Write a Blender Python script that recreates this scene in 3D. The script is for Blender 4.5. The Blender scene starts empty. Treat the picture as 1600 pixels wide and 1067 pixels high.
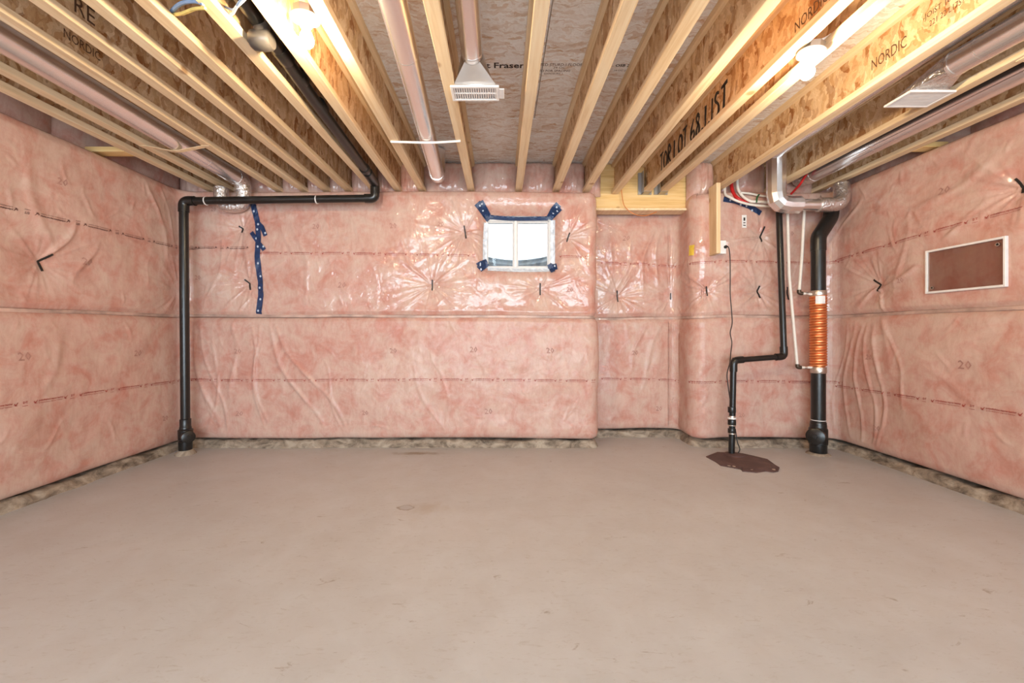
import bpy, bmesh, math, random
import numpy as np
from mathutils import Vector, Matrix

SC = bpy.context.scene
COL = SC.collection
PI = math.pi
random.seed(7)

# ------------------------------------------------------------------ camera, world, lights, exposure
F, CX, CY, EYE = 640.0, 783.0, 519.0, 1.10           # focal length in px of a 1600 px frame, vanishing point, eye height
cam_data = bpy.data.cameras.new('camera')
cam_data.sensor_width = 36.0
cam_data.lens = F / 1600.0 * 36.0
cam_data.shift_x = (800.0 - CX) / 1600.0
cam_data.shift_y = -(533.5 - CY) / 1600.0
cam_data.clip_start = 0.05
cam = bpy.data.objects.new('camera', cam_data)
cam.location = (0, 0, EYE); cam.rotation_euler = (PI / 2, 0, 0)
COL.objects.link(cam); SC.camera = cam

world = bpy.data.worlds.new('overcast_sky'); SC.world = world
world.use_nodes = True
world.node_tree.nodes['Background'].inputs[0].default_value = (0.93, 0.97, 1.0, 1)
world.node_tree.nodes['Background'].inputs[1].default_value = 1.6

def area_light(name, loc, rot, sx, sy, power, color):
    l = bpy.data.lights.new(name, 'AREA'); l.shape = 'RECTANGLE'; l.size = sx; l.size_y = sy
    l.energy = power; l.color = color
    o = bpy.data.objects.new(name, l); o.location = loc; o.rotation_euler = rot; COL.objects.link(o); return o
# inferred daylight from behind the camera, spread over an added wide door, unseen
area_light('daylight_fill_offscreen', (0, -3.30, 1.1), (PI / 2, 0, 0), 4.8, 2.0, 360, (0.80, 0.91, 1.0))

BULB_E = 780.0
BULB_COL = (1.0, 0.80, 0.52, 1)
SC.view_settings.view_transform = 'Standard'
SC.view_settings.look = 'None'
SC.view_settings.gamma = 1.0
SC.view_settings.use_curve_mapping = False
SC.view_settings.exposure = 0.24

# ------------------------------------------------------------------ helpers
def P(px, py, d): return Vector(((px - CX) / F * d, d, EYE - (py - CY) / F * d))
def depth_z(py, z): return F * (z - EYE) / (CY - py)
def PX(px, py, X): return P(px, py, F * X / (px - CX))

class MB:
    def __init__(s): s.v = []; s.f = []
    def add(s, vs, fs):
        n = len(s.v); s.v += [tuple(v) for v in vs]; s.f += [tuple(i + n for i in f) for f in fs]; return s
    def box(s, a, b):
        x0, x1 = sorted((a[0], b[0])); y0, y1 = sorted((a[1], b[1])); z0, z1 = sorted((a[2], b[2]))
        return s.add([(x0,y0,z0),(x1,y0,z0),(x1,y1,z0),(x0,y1,z0),(x0,y0,z1),(x1,y0,z1),(x1,y1,z1),(x0,y1,z1)],
                     [(0,3,2,1),(4,5,6,7),(0,1,5,4),(1,2,6,5),(2,3,7,6),(3,0,4,7)])
    def bbox(s, a, b, bev=0.003):                                   # bevelled box
        bm = bmesh.new(); bmesh.ops.create_cube(bm, size=1)
        a = Vector(a); b = Vector(b); c = (a + b) / 2; d = b - a
        for v in bm.verts: v.co = Vector((v.co.x * abs(d.x), v.co.y * abs(d.y), v.co.z * abs(d.z))) + c
        bmesh.ops.bevel(bm, geom=list(bm.edges), offset=bev, segments=1, affect='EDGES')
        bm.verts.index_update()
        s.add([v.co[:] for v in bm.verts], [[v.index for v in f.verts] for f in bm.faces]); bm.free(); return s
    def tube(s, pts, r, n=16, caps=True):
        pts = [Vector(p) for p in pts]
        rs = r if isinstance(r, (list, tuple)) else [r] * len(pts)
        t0 = (pts[1] - pts[0]).normalized()
        up = Vector((0, 0, 1)) if abs(t0.z) < 0.9 else Vector((1, 0, 0))
        nrm = (up - t0 * up.dot(t0)).normalized(); prev = t0
        vs = []; m = len(pts)
        for i, p in enumerate(pts):
            if i == 0: t = t0
            elif i == m - 1: t = (pts[i] - pts[i-1]).normalized()
            else:
                t = (pts[i+1] - p).normalized() + (p - pts[i-1]).normalized()
                t = t.normalized() if t.length > 1e-6 else prev
            ax = prev.cross(t)
            if ax.length > 1e-6:
                nrm = Matrix.Rotation(prev.angle(t), 3, ax.normalized()) @ nrm
            nrm = (nrm - t * nrm.dot(t)).normalized(); bn = t.cross(nrm); prev = t
            for k in range(n):
                a = 2 * PI * k / n
                vs.append(p + (nrm * math.cos(a) + bn * math.sin(a)) * rs[i])
        fs = []
        for i in range(m - 1):
            for k in range(n):
                fs.append((i*n+k, i*n+(k+1) % n, (i+1)*n+(k+1) % n, (i+1)*n+k))
        if caps: fs += [tuple(range(n))[::-1], tuple(range((m-1)*n, m*n))]
        return s.add(vs, fs)
    def lathe(s, base, axis, prof, n=24):                            # prof: (along axis, radius)
        base = Vector(base); axis = Vector(axis).normalized()
        return s.tube([base + axis * a for a, r in prof], [max(r, 1e-4) for a, r in prof], n) if len(set(a for a, r in prof)) == len(prof) else s._lathe2(base, axis, prof, n)
    def _lathe2(s, base, axis, prof, n):
        up = Vector((0,0,1)) if abs(axis.z) < 0.9 else Vector((1,0,0))
        e1 = (up - axis * up.dot(axis)).normalized(); e2 = axis.cross(e1)
        vs = []
        for a, r in prof:
            for k in range(n):
                t = 2*PI*k/n; vs.append(base + axis*a + (e1*math.cos(t) + e2*math.sin(t))*max(r, 1e-4))
        fs = [(i*n+k, i*n+(k+1) % n, (i+1)*n+(k+1) % n, (i+1)*n+k) for i in range(len(prof)-1) for k in range(n)]
        fs += [tuple(range(n))[::-1], tuple(range((len(prof)-1)*n, len(prof)*n))]
        return s.add(vs, fs)

def bend(pts, r, seg=6):                                             # round the corners of a polyline
    pts = [Vector(p) for p in pts]; out = [pts[0]]
    for a, b, c in zip(pts, pts[1:], pts[2:]):
        u = (a - b); v = (c - b); rr = min(r, u.length * .49, v.length * .49)
        p0 = b + u.normalized() * rr; p1 = b + v.normalized() * rr
        for i in range(seg + 1):
            t = i / seg
            out.append(p0 * (1-t)**2 + b * 2*t*(1-t) + p1 * t*t)
    out.append(pts[-1]); return out
def spline(pts, sub=8):                                              # Catmull-Rom
    pts = [Vector(p) for p in pts]; q = [pts[0]] + pts + [pts[-1]]; out = []
    for i in range(1, len(q) - 2):
        a, b, c, d = q[i-1], q[i], q[i+1], q[i+2]
        for k in range(sub):
            t = k / sub
            out.append(.5*((2*b) + (c-a)*t + (2*a-5*b+4*c-d)*t*t + (-a+3*b-3*c+d)*t**3))
    out.append(pts[-1]); return out

def link(name, me, mat, parent=None, smooth=False):
    if mat is not None: me.materials.append(mat)
    if smooth:
        me.polygons.foreach_set('use_smooth', [True] * len(me.polygons))
        try: me.set_sharp_from_angle(angle=math.radians(40))
        except Exception: pass
    o = bpy.data.objects.new(name, me); COL.objects.link(o)
    if parent is not None:
        o.parent = parent
        if parent.type == 'EMPTY': o.matrix_parent_inverse = Matrix.Translation(-Vector(parent.location))
    return o
def obj(name, mb, mat, parent=None, smooth=False):
    me = bpy.data.meshes.new(name); me.from_pydata(mb.v, [], mb.f); me.update()
    bm = bmesh.new(); bm.from_mesh(me); bmesh.ops.recalc_face_normals(bm, faces=bm.faces); bm.to_mesh(me); bm.free()
    return link(name, me, mat, parent, smooth)
def tag(o, label, cat, group=None):
    o['label'] = label; o['category'] = cat
    if group: o['group'] = group
    return o
def thing(name, loc, label, cat, group=None):
    o = bpy.data.objects.new(name, None); o.empty_display_size = .05; COL.objects.link(o); o.location = loc
    return tag(o, label, cat, group)
def struct(o): o['kind'] = 'structure'; return o

# ------------------------------------------------------------------ materials
def newmat(name):
    m = bpy.data.materials.new(name); m.use_nodes = True
    nt = m.node_tree; b = nt.nodes['Principled BSDF']; return m, nt, b
def N(nt, t, **kw):
    n = nt.nodes.new(t)
    for k, v in kw.items():
        if k.startswith('i_'): n.inputs[k[2:].replace('_', ' ')].default_value = v
        else: setattr(n, k, v)
    return n
def coords(nt, scale=(1,1,1), rnd=False, rot=(0,0,0)):
    tc = N(nt, 'ShaderNodeTexCoord'); mp = N(nt, 'ShaderNodeMapping'); mp.inputs['Scale'].default_value = scale; mp.inputs['Rotation'].default_value = rot
    nt.links.new(tc.outputs['Object'], mp.inputs['Vector'])
    if rnd:
        oi = N(nt, 'ShaderNodeObjectInfo'); mu = N(nt, 'ShaderNodeMath', operation='MULTIPLY'); mu.inputs[1].default_value = 57.0
        nt.links.new(oi.outputs['Random'], mu.inputs[0]); nt.links.new(mu.outputs[0], mp.inputs['Location'])
    return mp.outputs[0]
def noise(nt, vec, scale, detail=4, rough=.55, dist=0):
    n = N(nt, 'ShaderNodeTexNoise'); n.inputs['Scale'].default_value = scale; n.inputs['Detail'].default_value = detail
    n.inputs['Roughness'].default_value = rough; n.inputs['Distortion'].default_value = dist
    nt.links.new(vec, n.inputs['Vector']); return n
def ramp(nt, fac, stops):
    r = N(nt, 'ShaderNodeValToRGB'); els = r.color_ramp.elements
    while len(els) < len(stops): els.new(.5)
    for e, (p, c) in zip(els, stops): e.position = p; e.color = (c[0], c[1], c[2], 1)
    nt.links.new(fac, r.inputs[0]); return r
def mixc(nt, fac, a, b, mode='MIX'):
    m = N(nt, 'ShaderNodeMix', data_type='RGBA', blend_type=mode)
    if isinstance(fac, float): m.inputs[0].default_value = fac
    else: nt.links.new(fac, m.inputs[0])
    for i, x in ((6, a), (7, b)):
        if isinstance(x, tuple): m.inputs[i].default_value = (*x, 1) if len(x) == 3 else x
        else: nt.links.new(x, m.inputs[i])
    return m.outputs[2]
def bump(nt, h, strength, dist, nxt=None):
    b = N(nt, 'ShaderNodeBump'); b.inputs['Strength'].default_value = strength; b.inputs['Distance'].default_value = dist
    nt.links.new(h, b.inputs['Height'])
    if nxt is not None: nt.links.new(nxt, b.inputs['Normal'])
    return b.outputs[0]
def flat(name, color, rough=.5, metal=0.0, spec=.5, noisy=.12, scale=30, bmp=0.0, coat=0.0):
    m, nt, b = newmat(name); v = coords(nt); n = noise(nt, v, scale)
    dark = tuple(c * (1 - noisy) for c in color); light = tuple(min(1, c * (1 + noisy)) for c in color)
    r = ramp(nt, n.outputs[0], [(.3, dark), (.7, light)])
    nt.links.new(r.outputs[0], b.inputs['Base Color'])
    b.inputs['Roughness'].default_value = rough; b.inputs['Metallic'].default_value = metal
    b.inputs['Specular IOR Level'].default_value = spec; b.inputs['Coat Weight'].default_value = coat
    if bmp: nt.links.new(bump(nt, n.outputs[0], bmp, .01), b.inputs['Normal'])
    return m

def pink_material(name, gloss=1.0, crough=.10, a=(.62, .425, .350), b_=(.54, .235, .180), pale=(.65, .52, .43)):
    m, nt, b = newmat(name); v = coords(nt)
    n1 = noise(nt, v, 1.5, 5, .55, .3); n2 = noise(nt, v, 6, 7, .68, .5); n3 = noise(nt, coords(nt, (1, 1, .35), False, (.5, .3, .4)), 22, 5, .7, .9)
    r1 = ramp(nt, n1.outputs[0], [(.32, b_), (.50, tuple((x+y)/2 for x, y in zip(a, b_))), (.66, a)])
    r2 = ramp(nt, n2.outputs[0], [(.34, b_), (.52, a), (.70, pale)])
    c = mixc(nt, .60, r1.outputs[0], r2.outputs[0])
    r3 = ramp(nt, n3.outputs[0], [(.34, (.84, .74, .70)), (.58, (1, 1, 1))])
    c = mixc(nt, .55, c, r3.outputs[0], 'MULTIPLY')
    nt.links.new(c, b.inputs['Base Color'])
    b.inputs['Roughness'].default_value = .75; b.inputs['Specular IOR Level'].default_value = .15
    b.inputs['Coat Weight'].default_value = gloss; b.inputs['Coat Roughness'].default_value = crough; b.inputs['Coat IOR'].default_value = 1.5
    f1 = noise(nt, v, 7, 3, .5, .4); f2 = noise(nt, v, 5.5, 4, .6, .7)
    cr = ramp(nt, f2.outputs[0], [(.44, (0, 0, 0)), (.50, (1, 1, 1)), (.56, (0, 0, 0))]); f3 = noise(nt, v, 34, 2, .5, .3)
    b1 = bump(nt, f1.outputs[0], .35, .02); b2 = bump(nt, cr.outputs[0], .30, .004, b1); b3 = bump(nt, f3.outputs[0], .18, .006, b2)
    nt.links.new(b3, b.inputs['Coat Normal']); nt.links.new(bump(nt, n2.outputs[0], .25, .012), b.inputs['Normal'])
    return m

def osb_material(name, long_axis, cols, scale=1.0, rnd=True):
    m, nt, b = newmat(name)
    st = {'x': (16, 70, 30), 'z': (34, 38, 14), 'y': (48, 11, 30)}[long_axis]
    v0 = coords(nt, (1, 1, 1), rnd); w = noise(nt, v0, 7, 3, .6)
    add = N(nt, 'ShaderNodeVectorMath', operation='MULTIPLY_ADD'); add.inputs[1].default_value = (.16, .16, .16)
    nt.links.new(w.outputs['Color'], add.inputs[0]); nt.links.new(v0, add.inputs[2])
    outs = []
    for k, rot in ((1.0, (0, 0, 0)), (.62, (.22, .22, .22))):
        mp = N(nt, 'ShaderNodeMapping'); mp.inputs['Scale'].default_value = tuple(x * k * scale for x in st); mp.inputs['Rotation'].default_value = rot
        nt.links.new(add.outputs[0], mp.inputs['Vector'])
        vo = N(nt, 'ShaderNodeTexVoronoi'); vo.inputs['Scale'].default_value = 1.0; nt.links.new(mp.outputs[0], vo.inputs['Vector'])
        sp = N(nt, 'ShaderNodeSeparateColor'); nt.links.new(vo.outputs['Color'], sp.inputs[0]); outs.append((sp.outputs[0], vo, mp))
    r1 = ramp(nt, outs[0][0], [(.08, cols[0]), (.45, cols[1]), (.9, cols[2])])
    r2 = ramp(nt, outs[1][0], [(.05, cols[3]), (.30, cols[1]), (.9, cols[2])])
    c = mixc(nt, .5, r1.outputs[0], r2.outputs[0])
    gr = noise(nt, outs[0][2].outputs[0], 3.0, 4, .7); rg = ramp(nt, gr.outputs[0], [(.30, (.72, .66, .60)), (.55, (1, 1, 1))])
    c = mixc(nt, .6, c, rg.outputs[0], 'MULTIPLY')
    big = noise(nt, v0, 1.6, 3); rb = ramp(nt, big.outputs[0], [(.35, (.82, .74, .66)), (.65, (1, 1, 1))])
    c = mixc(nt, .6, c, rb.outputs[0], 'MULTIPLY')
    nt.links.new(c, b.inputs['Base Color']); b.inputs['Roughness'].default_value = .62; b.inputs['Specular IOR Level'].default_value = .3
    nt.links.new(bump(nt, outs[0][0], .25, .003), b.inputs['Normal'])
    return m

def wood_material(name, c0, c1, c2, axis='y', rough=.6):
    m, nt, b = newmat(name)
    st = {'y': (26, 1.3, 26), 'x': (1.3, 26, 26), 'z': (26, 26, 1.3)}[axis]
    v = coords(nt, st, True); n1 = noise(nt, v, 1.6, 5, .6, .5)
    v2 = coords(nt, tuple(x * .25 for x in st), True); n2 = noise(nt, v2, 1.0, 3, .5)
    r1 = ramp(nt, n1.outputs[0], [(.28, c0), (.50, c1), (.75, c2)])
    rb = ramp(nt, n2.outputs[0], [(.3, (.80, .72, .64)), (.6, (1, 1, 1))])
    c = mixc(nt, .6, r1.outputs[0], rb.outputs[0], 'MULTIPLY')
    v3 = coords(nt, (1, 1, 1), True); kn = N(nt, 'ShaderNodeTexVoronoi'); kn.inputs['Scale'].default_value = 3.2; nt.links.new(v3, kn.inputs['Vector'])
    rk = ramp(nt, kn.outputs['Distance'], [(.05, (.45, .28, .16)), (.10, (1, 1, 1))]); c = mixc(nt, .7, c, rk.outputs[0], 'MULTIPLY')
    nt.links.new(c, b.inputs['Base Color']); b.inputs['Roughness'].default_value = rough; b.inputs['Specular IOR Level'].default_value = .3
    nt.links.new(bump(nt, n1.outputs[0], .15, .003), b.inputs['Normal'])
    return m

def metal_material(name, col=(.80, .77, .75), rough=.32, crinkle=0.0):
    m, nt, b = newmat(name); v = coords(nt); n = noise(nt, v, 6, 4, .6)
    r = ramp(nt, n.outputs[0], [(.3, tuple(c * .94 for c in col)), (.7, col)]); nt.links.new(r.outputs[0], b.inputs['Base Color'])
    b.inputs['Metallic'].default_value = .92
    b.inputs['Roughness'].default_value = rough
    if crinkle:
        n2 = noise(nt, v, 38, 3, .6, 1.0); nt.links.new(bump(nt, n2.outputs[0], crinkle, .02), b.inputs['Normal'])
    return m

def floor_material():
    m, nt, b = newmat('trowelled_concrete'); v = coords(nt)
    n1 = noise(nt, v, .9, 5, .6, .6); n2 = noise(nt, v, 5, 6, .65, .4); n3 = noise(nt, v, 70, 3, .6)
    r1 = ramp(nt, n1.outputs[0], [(.3, (.525, .52, .52)), (.7, (.585, .585, .59))])
    r2 = ramp(nt, n2.outputs[0], [(.3, (.88, .85, .82)), (.65, (1, 1, 1))])
    c = mixc(nt, .7, r1.outputs[0], r2.outputs[0], 'MULTIPLY')
    # small scuffs
    vs = coords(nt, (1.0, 2.6, 1), False, (0, 0, .5)); n4 = noise(nt, vs, 9, 5, .7, .8)
    r4 = ramp(nt, n4.outputs[0], [(.29, (.60, .52, .44)), (.36, (1, 1, 1))]); c = mixc(nt, .75, c, r4.outputs[0], 'MULTIPLY')
    n5 = noise(nt, v, 38, 4, .7, .3); r5 = ramp(nt, n5.outputs[0], [(.24, (.35, .28, .22)), (.30, (1, 1, 1))]); c = mixc(nt, .5, c, r5.outputs[0], 'MULTIPLY')
    n6 = noise(nt, coords(nt, (1, 3.5, 1), False, (0, 0, -.35)), 16, 6, .75, 1.2); r6 = ramp(nt, n6.outputs[0], [(.34, (.86, .82, .78)), (.44, (1, 1, 1)), (.66, (1, 1, 1)), (.74, (1.05, 1.05, 1.05))]); c = mixc(nt, .8, c, r6.outputs[0], 'MULTIPLY')
    # the bare grey patch worn into the slab, with its darker dirty rim, and the dirt along the back wall
    def blob(cx, cy, rx, ry, lo, hi, wob=.8):
        tc = N(nt, 'ShaderNodeTexCoord'); mp = N(nt, 'ShaderNodeMapping', vector_type='TEXTURE'); mp.inputs['Location'].default_value = (cx, cy, 0); mp.inputs['Scale'].default_value = (rx, ry, 1)
        nt.links.new(tc.outputs['Object'], mp.inputs[0])
        ln = N(nt, 'ShaderNodeVectorMath', operation='LENGTH'); nt.links.new(mp.outputs[0], ln.inputs[0])
        nn = noise(nt, v, 14, 4, .65); ma = N(nt, 'ShaderNodeMath', operation='MULTIPLY_ADD'); ma.inputs[1].default_value = wob
        nt.links.new(nn.outputs[0], ma.inputs[0]); nt.links.new(ln.outputs['Value'], ma.inputs[2])
        return ramp(nt, ma.outputs[0], [(lo, (1, 1, 1)), (hi, (0, 0, 0))]).outputs[0]
    c = mixc(nt, blob(-.47, 2.57, .34, .20, .55, 1.0, 1.0), c, (.47, .43, .39))
    c = mixc(nt, blob(-.595, 2.565, .11, .075, .88, .97), c, (.33, .29, .25))
    c = mixc(nt, blob(-.595, 2.57, .095, .06, .84, .90), c, (.44, .43, .43))
    c = mixc(nt, blob(-.75, 3.72, .50, .10, .55, 1.0, .9), c, (.34, .28, .22))
    nt.links.new(c, b.inputs['Base Color'])
    rr = ramp(nt, n2.outputs[0], [(.3, (.36,) * 3), (.7, (.50,) * 3)]); nt.links.new(rr.outputs[0], b.inputs['Roughness'])
    b.inputs['Specular IOR Level'].default_value = .35
    b1 = bump(nt, n2.outputs[0], .12, .01); nt.links.new(bump(nt, n3.outputs[0], .05, .003, b1), b.inputs['Normal'])
    return m

def concrete_material(name, c0, c1, c2, sc=9):
    m, nt, b = newmat(name); v = coords(nt, (1, 1, 1.6)); n1 = noise(nt, v, sc, 6, .7, .6); n2 = noise(nt, v, 60, 3, .6)
    r = ramp(nt, n1.outputs[0], [(.32, c0), (.48, c1), (.62, c2)]); nt.links.new(r.outputs[0], b.inputs['Base Color'])
    b.inputs['Roughness'].default_value = .85
    nt.links.new(bump(nt, n2.outputs[0], .5, .006), b.inputs['Normal']); return m

def glass_material(name, tint, gloss=.08, rough=.02):
    m, nt, b = newmat(name); nt.nodes.remove(b)
    out = nt.nodes['Material Output']; t = N(nt, 'ShaderNodeBsdfTransparent'); t.inputs[0].default_value = (*tint, 1)
    g = N(nt, 'ShaderNodeBsdfGlossy'); g.inputs['Roughness'].default_value = rough
    mx = N(nt, 'ShaderNodeMixShader'); mx.inputs[0].default_value = gloss
    nt.links.new(t.outputs[0], mx.inputs[1]); nt.links.new(g.outputs[0], mx.inputs[2]); nt.links.new(mx.outputs[0], out.inputs[0]); return m
def emit_material(name, col, e):
    m, nt, b = newmat(name); b.inputs['Base Color'].default_value = (1, 1, 1, 1)
    b.inputs['Emission Color'].default_value = col; b.inputs['Emission Strength'].default_value = e; return m

M = {}
M['pink'] = pink_material('pink_insulation_under_film')
M['pink_low'] = pink_material('pink_insulation_under_slack_film', .40, .24)
M['seam'] = flat('grey_film_lap', (.50, .34, .28), .4, 0, .5, .35, 7, .2, .3)
M['floor'] = floor_material()
M['conc'] = concrete_material('foundation_concrete', (.22, .18, .15), (.33, .29, .24), (.42, .37, .31))
M['curb'] = concrete_material('grimy_mortar_curb', (.08, .058, .04), (.27, .21, .155), (.44, .36, .275), 7)
M['sub'] = osb_material('osb_subfloor', 'x', [(.70, .52, .38), (.87, .83, .79), (.92, .91, .89), (.58, .36, .20)])
M['web'] = osb_material('osb_joist_web', 'z', [(.40, .17, .05), (.66, .42, .21), (.82, .62, .40), (.26, .09, .02)])
M['flange'] = wood_material('spruce_flange', (.72, .50, .28), (.84, .64, .40), (.90, .74, .51), 'y')
M['plank'] = wood_material('laminated_header_wood', (.62, .36, .12), (.80, .53, .22), (.88, .64, .33), 'x')
M['stud'] = wood_material('spruce_stud', (.64, .42, .22), (.78, .57, .33), (.86, .67, .44), 'z')
M['galv'] = metal_material('galvanised_duct', (.86, .84, .83), .27)
M['foil'] = metal_material('crinkled_foil', (.78, .74, .71), .25, .6)
M['steel'] = metal_material('dull_hanger_steel', (.45, .44, .43), .45)
M['abs'] = flat('black_abs_pipe', (.012, .011, .010), .28, 0, .5, .2, 14)
M['rubber'] = flat('black_rubber_cord', (.015, .012, .010), .55)
M['strap'] = flat('black_plastic_strap', (.012, .010, .009), .5)
M['white'] = flat('white_enamel', (.82, .79, .76), .35, 0, .5, .04)
M['porcelain'] = flat('white_porcelain', (.86, .85, .83), .25, 0, .5, .03)
M['pex'] = flat('white_pex_tube', (.80, .74, .66), .35, 0, .5, .05)
M['copper'] = metal_material('copper_tube', (.90, .36, .15), .42)
M['brass'] = flat('dark_brass', (.09, .06, .04), .4, .6)
M['tape'] = flat('navy_sheathing_tape', (.012, .035, .105), .35, 0, .5, .35, 40, .2)
M['tape_mark'] = flat('pale_tape_print', (.50, .56, .66), .5, 0, .3, .1)
M['film_edge'] = flat('milky_film_edge', (.72, .78, .86), .25, 0, .5, .18, 25, .5, .5)
M['print_red'] = flat('red_film_print', (.33, .035, .025), .6)
M['print_dark'] = flat('dark_film_print', (.09, .025, .02), .6)
M['print_grey'] = flat('grey_batt_print', (.42, .22, .18), .7, 0, .2, .2)
M['ink'] = flat('black_ink', (.03, .018, .012), .7)
M['marker'] = flat('black_marker', (.012, .010, .010), .5)
M['ink_brown'] = flat('brown_stencil_ink', (.10, .045, .02), .7)
M['membrane'] = flat('brown_membrane', (.105, .060, .055), .55, 0, .4, .3, 9, .3)
M['red_pipe'] = flat('red_tube', (.55, .015, .015), .4)
M['orange_wire'] = flat('orange_wire', (.62, .20, .05), .5)
M['blue_wire'] = flat('blue_cable', (.22, .33, .52), .5)
M['yellow_wire'] = flat('yellow_cable', (.72, .55, .16), .5)
M['grey_pvc'] = flat('grey_fitting', (.06, .052, .046), .3)
M['clamp'] = metal_material('steel_clamp', (.62, .55, .48), .35, .2)
M['green'] = flat('green_cord', (.02, .13, .04), .5)
M['yellow_tag'] = flat('yellow_tag', (.75, .52, .06), .6)
M['bulb'] = emit_material('lit_bulb', BULB_COL, BULB_E)
M['pane'] = glass_material('window_glass', (.95, .97, .98))
M['smoke'] = glass_material('smoky_pane', (.80, .74, .71), .05, .08)
M['snow'] = flat('snow', (.88, .91, .95), .8, 0, .3, .05)
M['well'] = flat('corrugated_window_well', (.34, .45, .54), .5, .1, .5, .2, 18)

# ------------------------------------------------------------------ the insulated wall: one plan path all round the room
HJ = 2.47                 # underside of the joists
HS = HJ + .302            # underside of the subfloor
YB = 3.92                 # base plane of the back insulation
YR = 4.31                 # base plane of the recess
XL, XR = -3.04, 3.18
RX0, RX1 = .90, 1.86      # recess
plan = [(-3.04, -2.95), (XL, YB), (RX0, YB), (RX0, YR), (RX1, YR), (RX1, YB), (XR, YB), (XR, -2.95)]
radii = [0, .13, .07, .11, .11, .10, .13, 0]
def fillet(pts, radii):
    out = [Vector(pts[0])]
    for i in range(1, len(pts) - 1):
        a, b, c = Vector(pts[i-1]), Vector(pts[i]), Vector(pts[i+1]); r = radii[i]
        u = (a - b).normalized(); v = (c - b).normalized(); p0 = b + u*r; p1 = b + v*r; ctr = b + u*r + v*r
        a0 = p0 - ctr; a1 = p1 - ctr
        for k in range(9):
            t = k / 8 * PI / 2; out.append(ctr + a0 * math.cos(t) + a1 * math.sin(t))
    out.append(Vector(pts[-1])); return out
poly = fillet(plan, radii)
# resample: fine where the photograph looks, coarse behind the camera
dense = []
for a, b in zip(poly, poly[1:]):
    L = (b - a).length
    if L < 1e-7: continue
    t = 0.0
    while t < L - 1e-6:
        p = a + (b - a) * (t / L); dense.append(p)
        t += .009 if p.y > 1.9 else .10
        if p.y <= 1.9 and b.y > a.y and (a + (b-a)*min(1, t/L)).y > 1.95: t = min(t, (1.91 - a.y))
dense.append(poly[-1])
PTH = np.array([(p.x, p.y) for p in dense])
seg = np.diff(PTH, axis=0); sl = np.hypot(seg[:, 0], seg[:, 1])
U = np.concatenate([[0], np.cumsum(sl)])
tan = np.zeros_like(PTH); tan[1:-1] = PTH[2:] - PTH[:-2]; tan[0] = seg[0]; tan[-1] = seg[-1]
tan /= np.hypot(tan[:, 0], tan[:, 1])[:, None]
NRM = np.stack([tan[:, 1], -tan[:, 0]], 1)
def u_at(x, y): return float(U[np.argmin((PTH[:, 0]-x)**2 + (PTH[:, 1]-y)**2)])
U_A = u_at(XL+.03, YB-.03); U_B = u_at(RX0-.02, YB+.02); U_C = u_at(RX1+.03, YB+.03); U_D = u_at(XR-.03, YB-.03)
CONC = [u_at(XL+.03, YB-.03), u_at(RX0+.01, YR-.01), u_at(RX1-.01, YR-.01), U_D]        # concave corners

rng = np.random.RandomState(3)
def vnoise(x, y, s, seed):
    r = np.random.RandomState(seed); g = r.rand(256, 256) * 2 - 1
    X = x * s; Y = y * s; xi = np.floor(X).astype(int); yi = np.floor(Y).astype(int)
    fx = X - xi; fy = Y - yi; fx = fx*fx*(3-2*fx); fy = fy*fy*(3-2*fy)
    G = lambda i, j: g[i % 256, j % 256]
    return (G(xi, yi)*(1-fx) + G(xi+1, yi)*fx)*(1-fy) + (G(xi, yi+1)*(1-fx) + G(xi+1, yi+1)*fx)*fy

def hitY(px, py, Y): p = P(px, py, Y); return u_at(p.x, Y), p.z
def hitX(px, py, X): p = PX(px, py, X); return u_at(X, p.y), p.z
def wall_uz(px, py):                                                  # pixel -> (u, z) on the wall it belongs to
    if px < 284: return hitX(px, py, XL + .03)
    if px < 932: return hitY(px, py, YB - .03)
    if px < 1057: return hitY(px, py, YR - .03)
    if px < 1291: return hitY(px, py, YB - .03)
    return hitX(px, py, XR - .03)

# strap fasteners: polylines in the photograph, pinned on the wall surface
FAST_PX = [[(725,352),(727,372)], [(890,362),(886,376)], [(674,437),(674,454)], [(845,441),(845,460)],
  [(371,352),(377,356),(376,362)], [(380,436),(387,442),(389,452)], [(965,453),(967,471)], [(1048,458),(1047.5,468)],
  [(1107,446),(1109,461)], [(1197,354),(1191,370),(1193,378)], [(1192,447),(1189,456),(1192,466)], [(1236,448),(1237,468)],
  [(87,396),(71,407),(74,422)], [(1361,438),(1370,446),(1367,456)], [(1576,279),(1586,293),(1585,301)], [(281,450),(283,458)]]
FAST = []
for pl in FAST_PX:
    c = pl[len(pl)//2] if len(pl) > 2 else ((pl[0][0]+pl[1][0])/2, (pl[0][1]+pl[1][1])/2)
    FAST.append((wall_uz(*c), [wall_uz(*q) for q in pl]))
# window opening in the back wall
WX0, WX1, WZ0, WZ1 = -.150, .500, 1.722, 2.222
WU0, WU1 = u_at(WX0, YB), u_at(WX1, YB)

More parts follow.
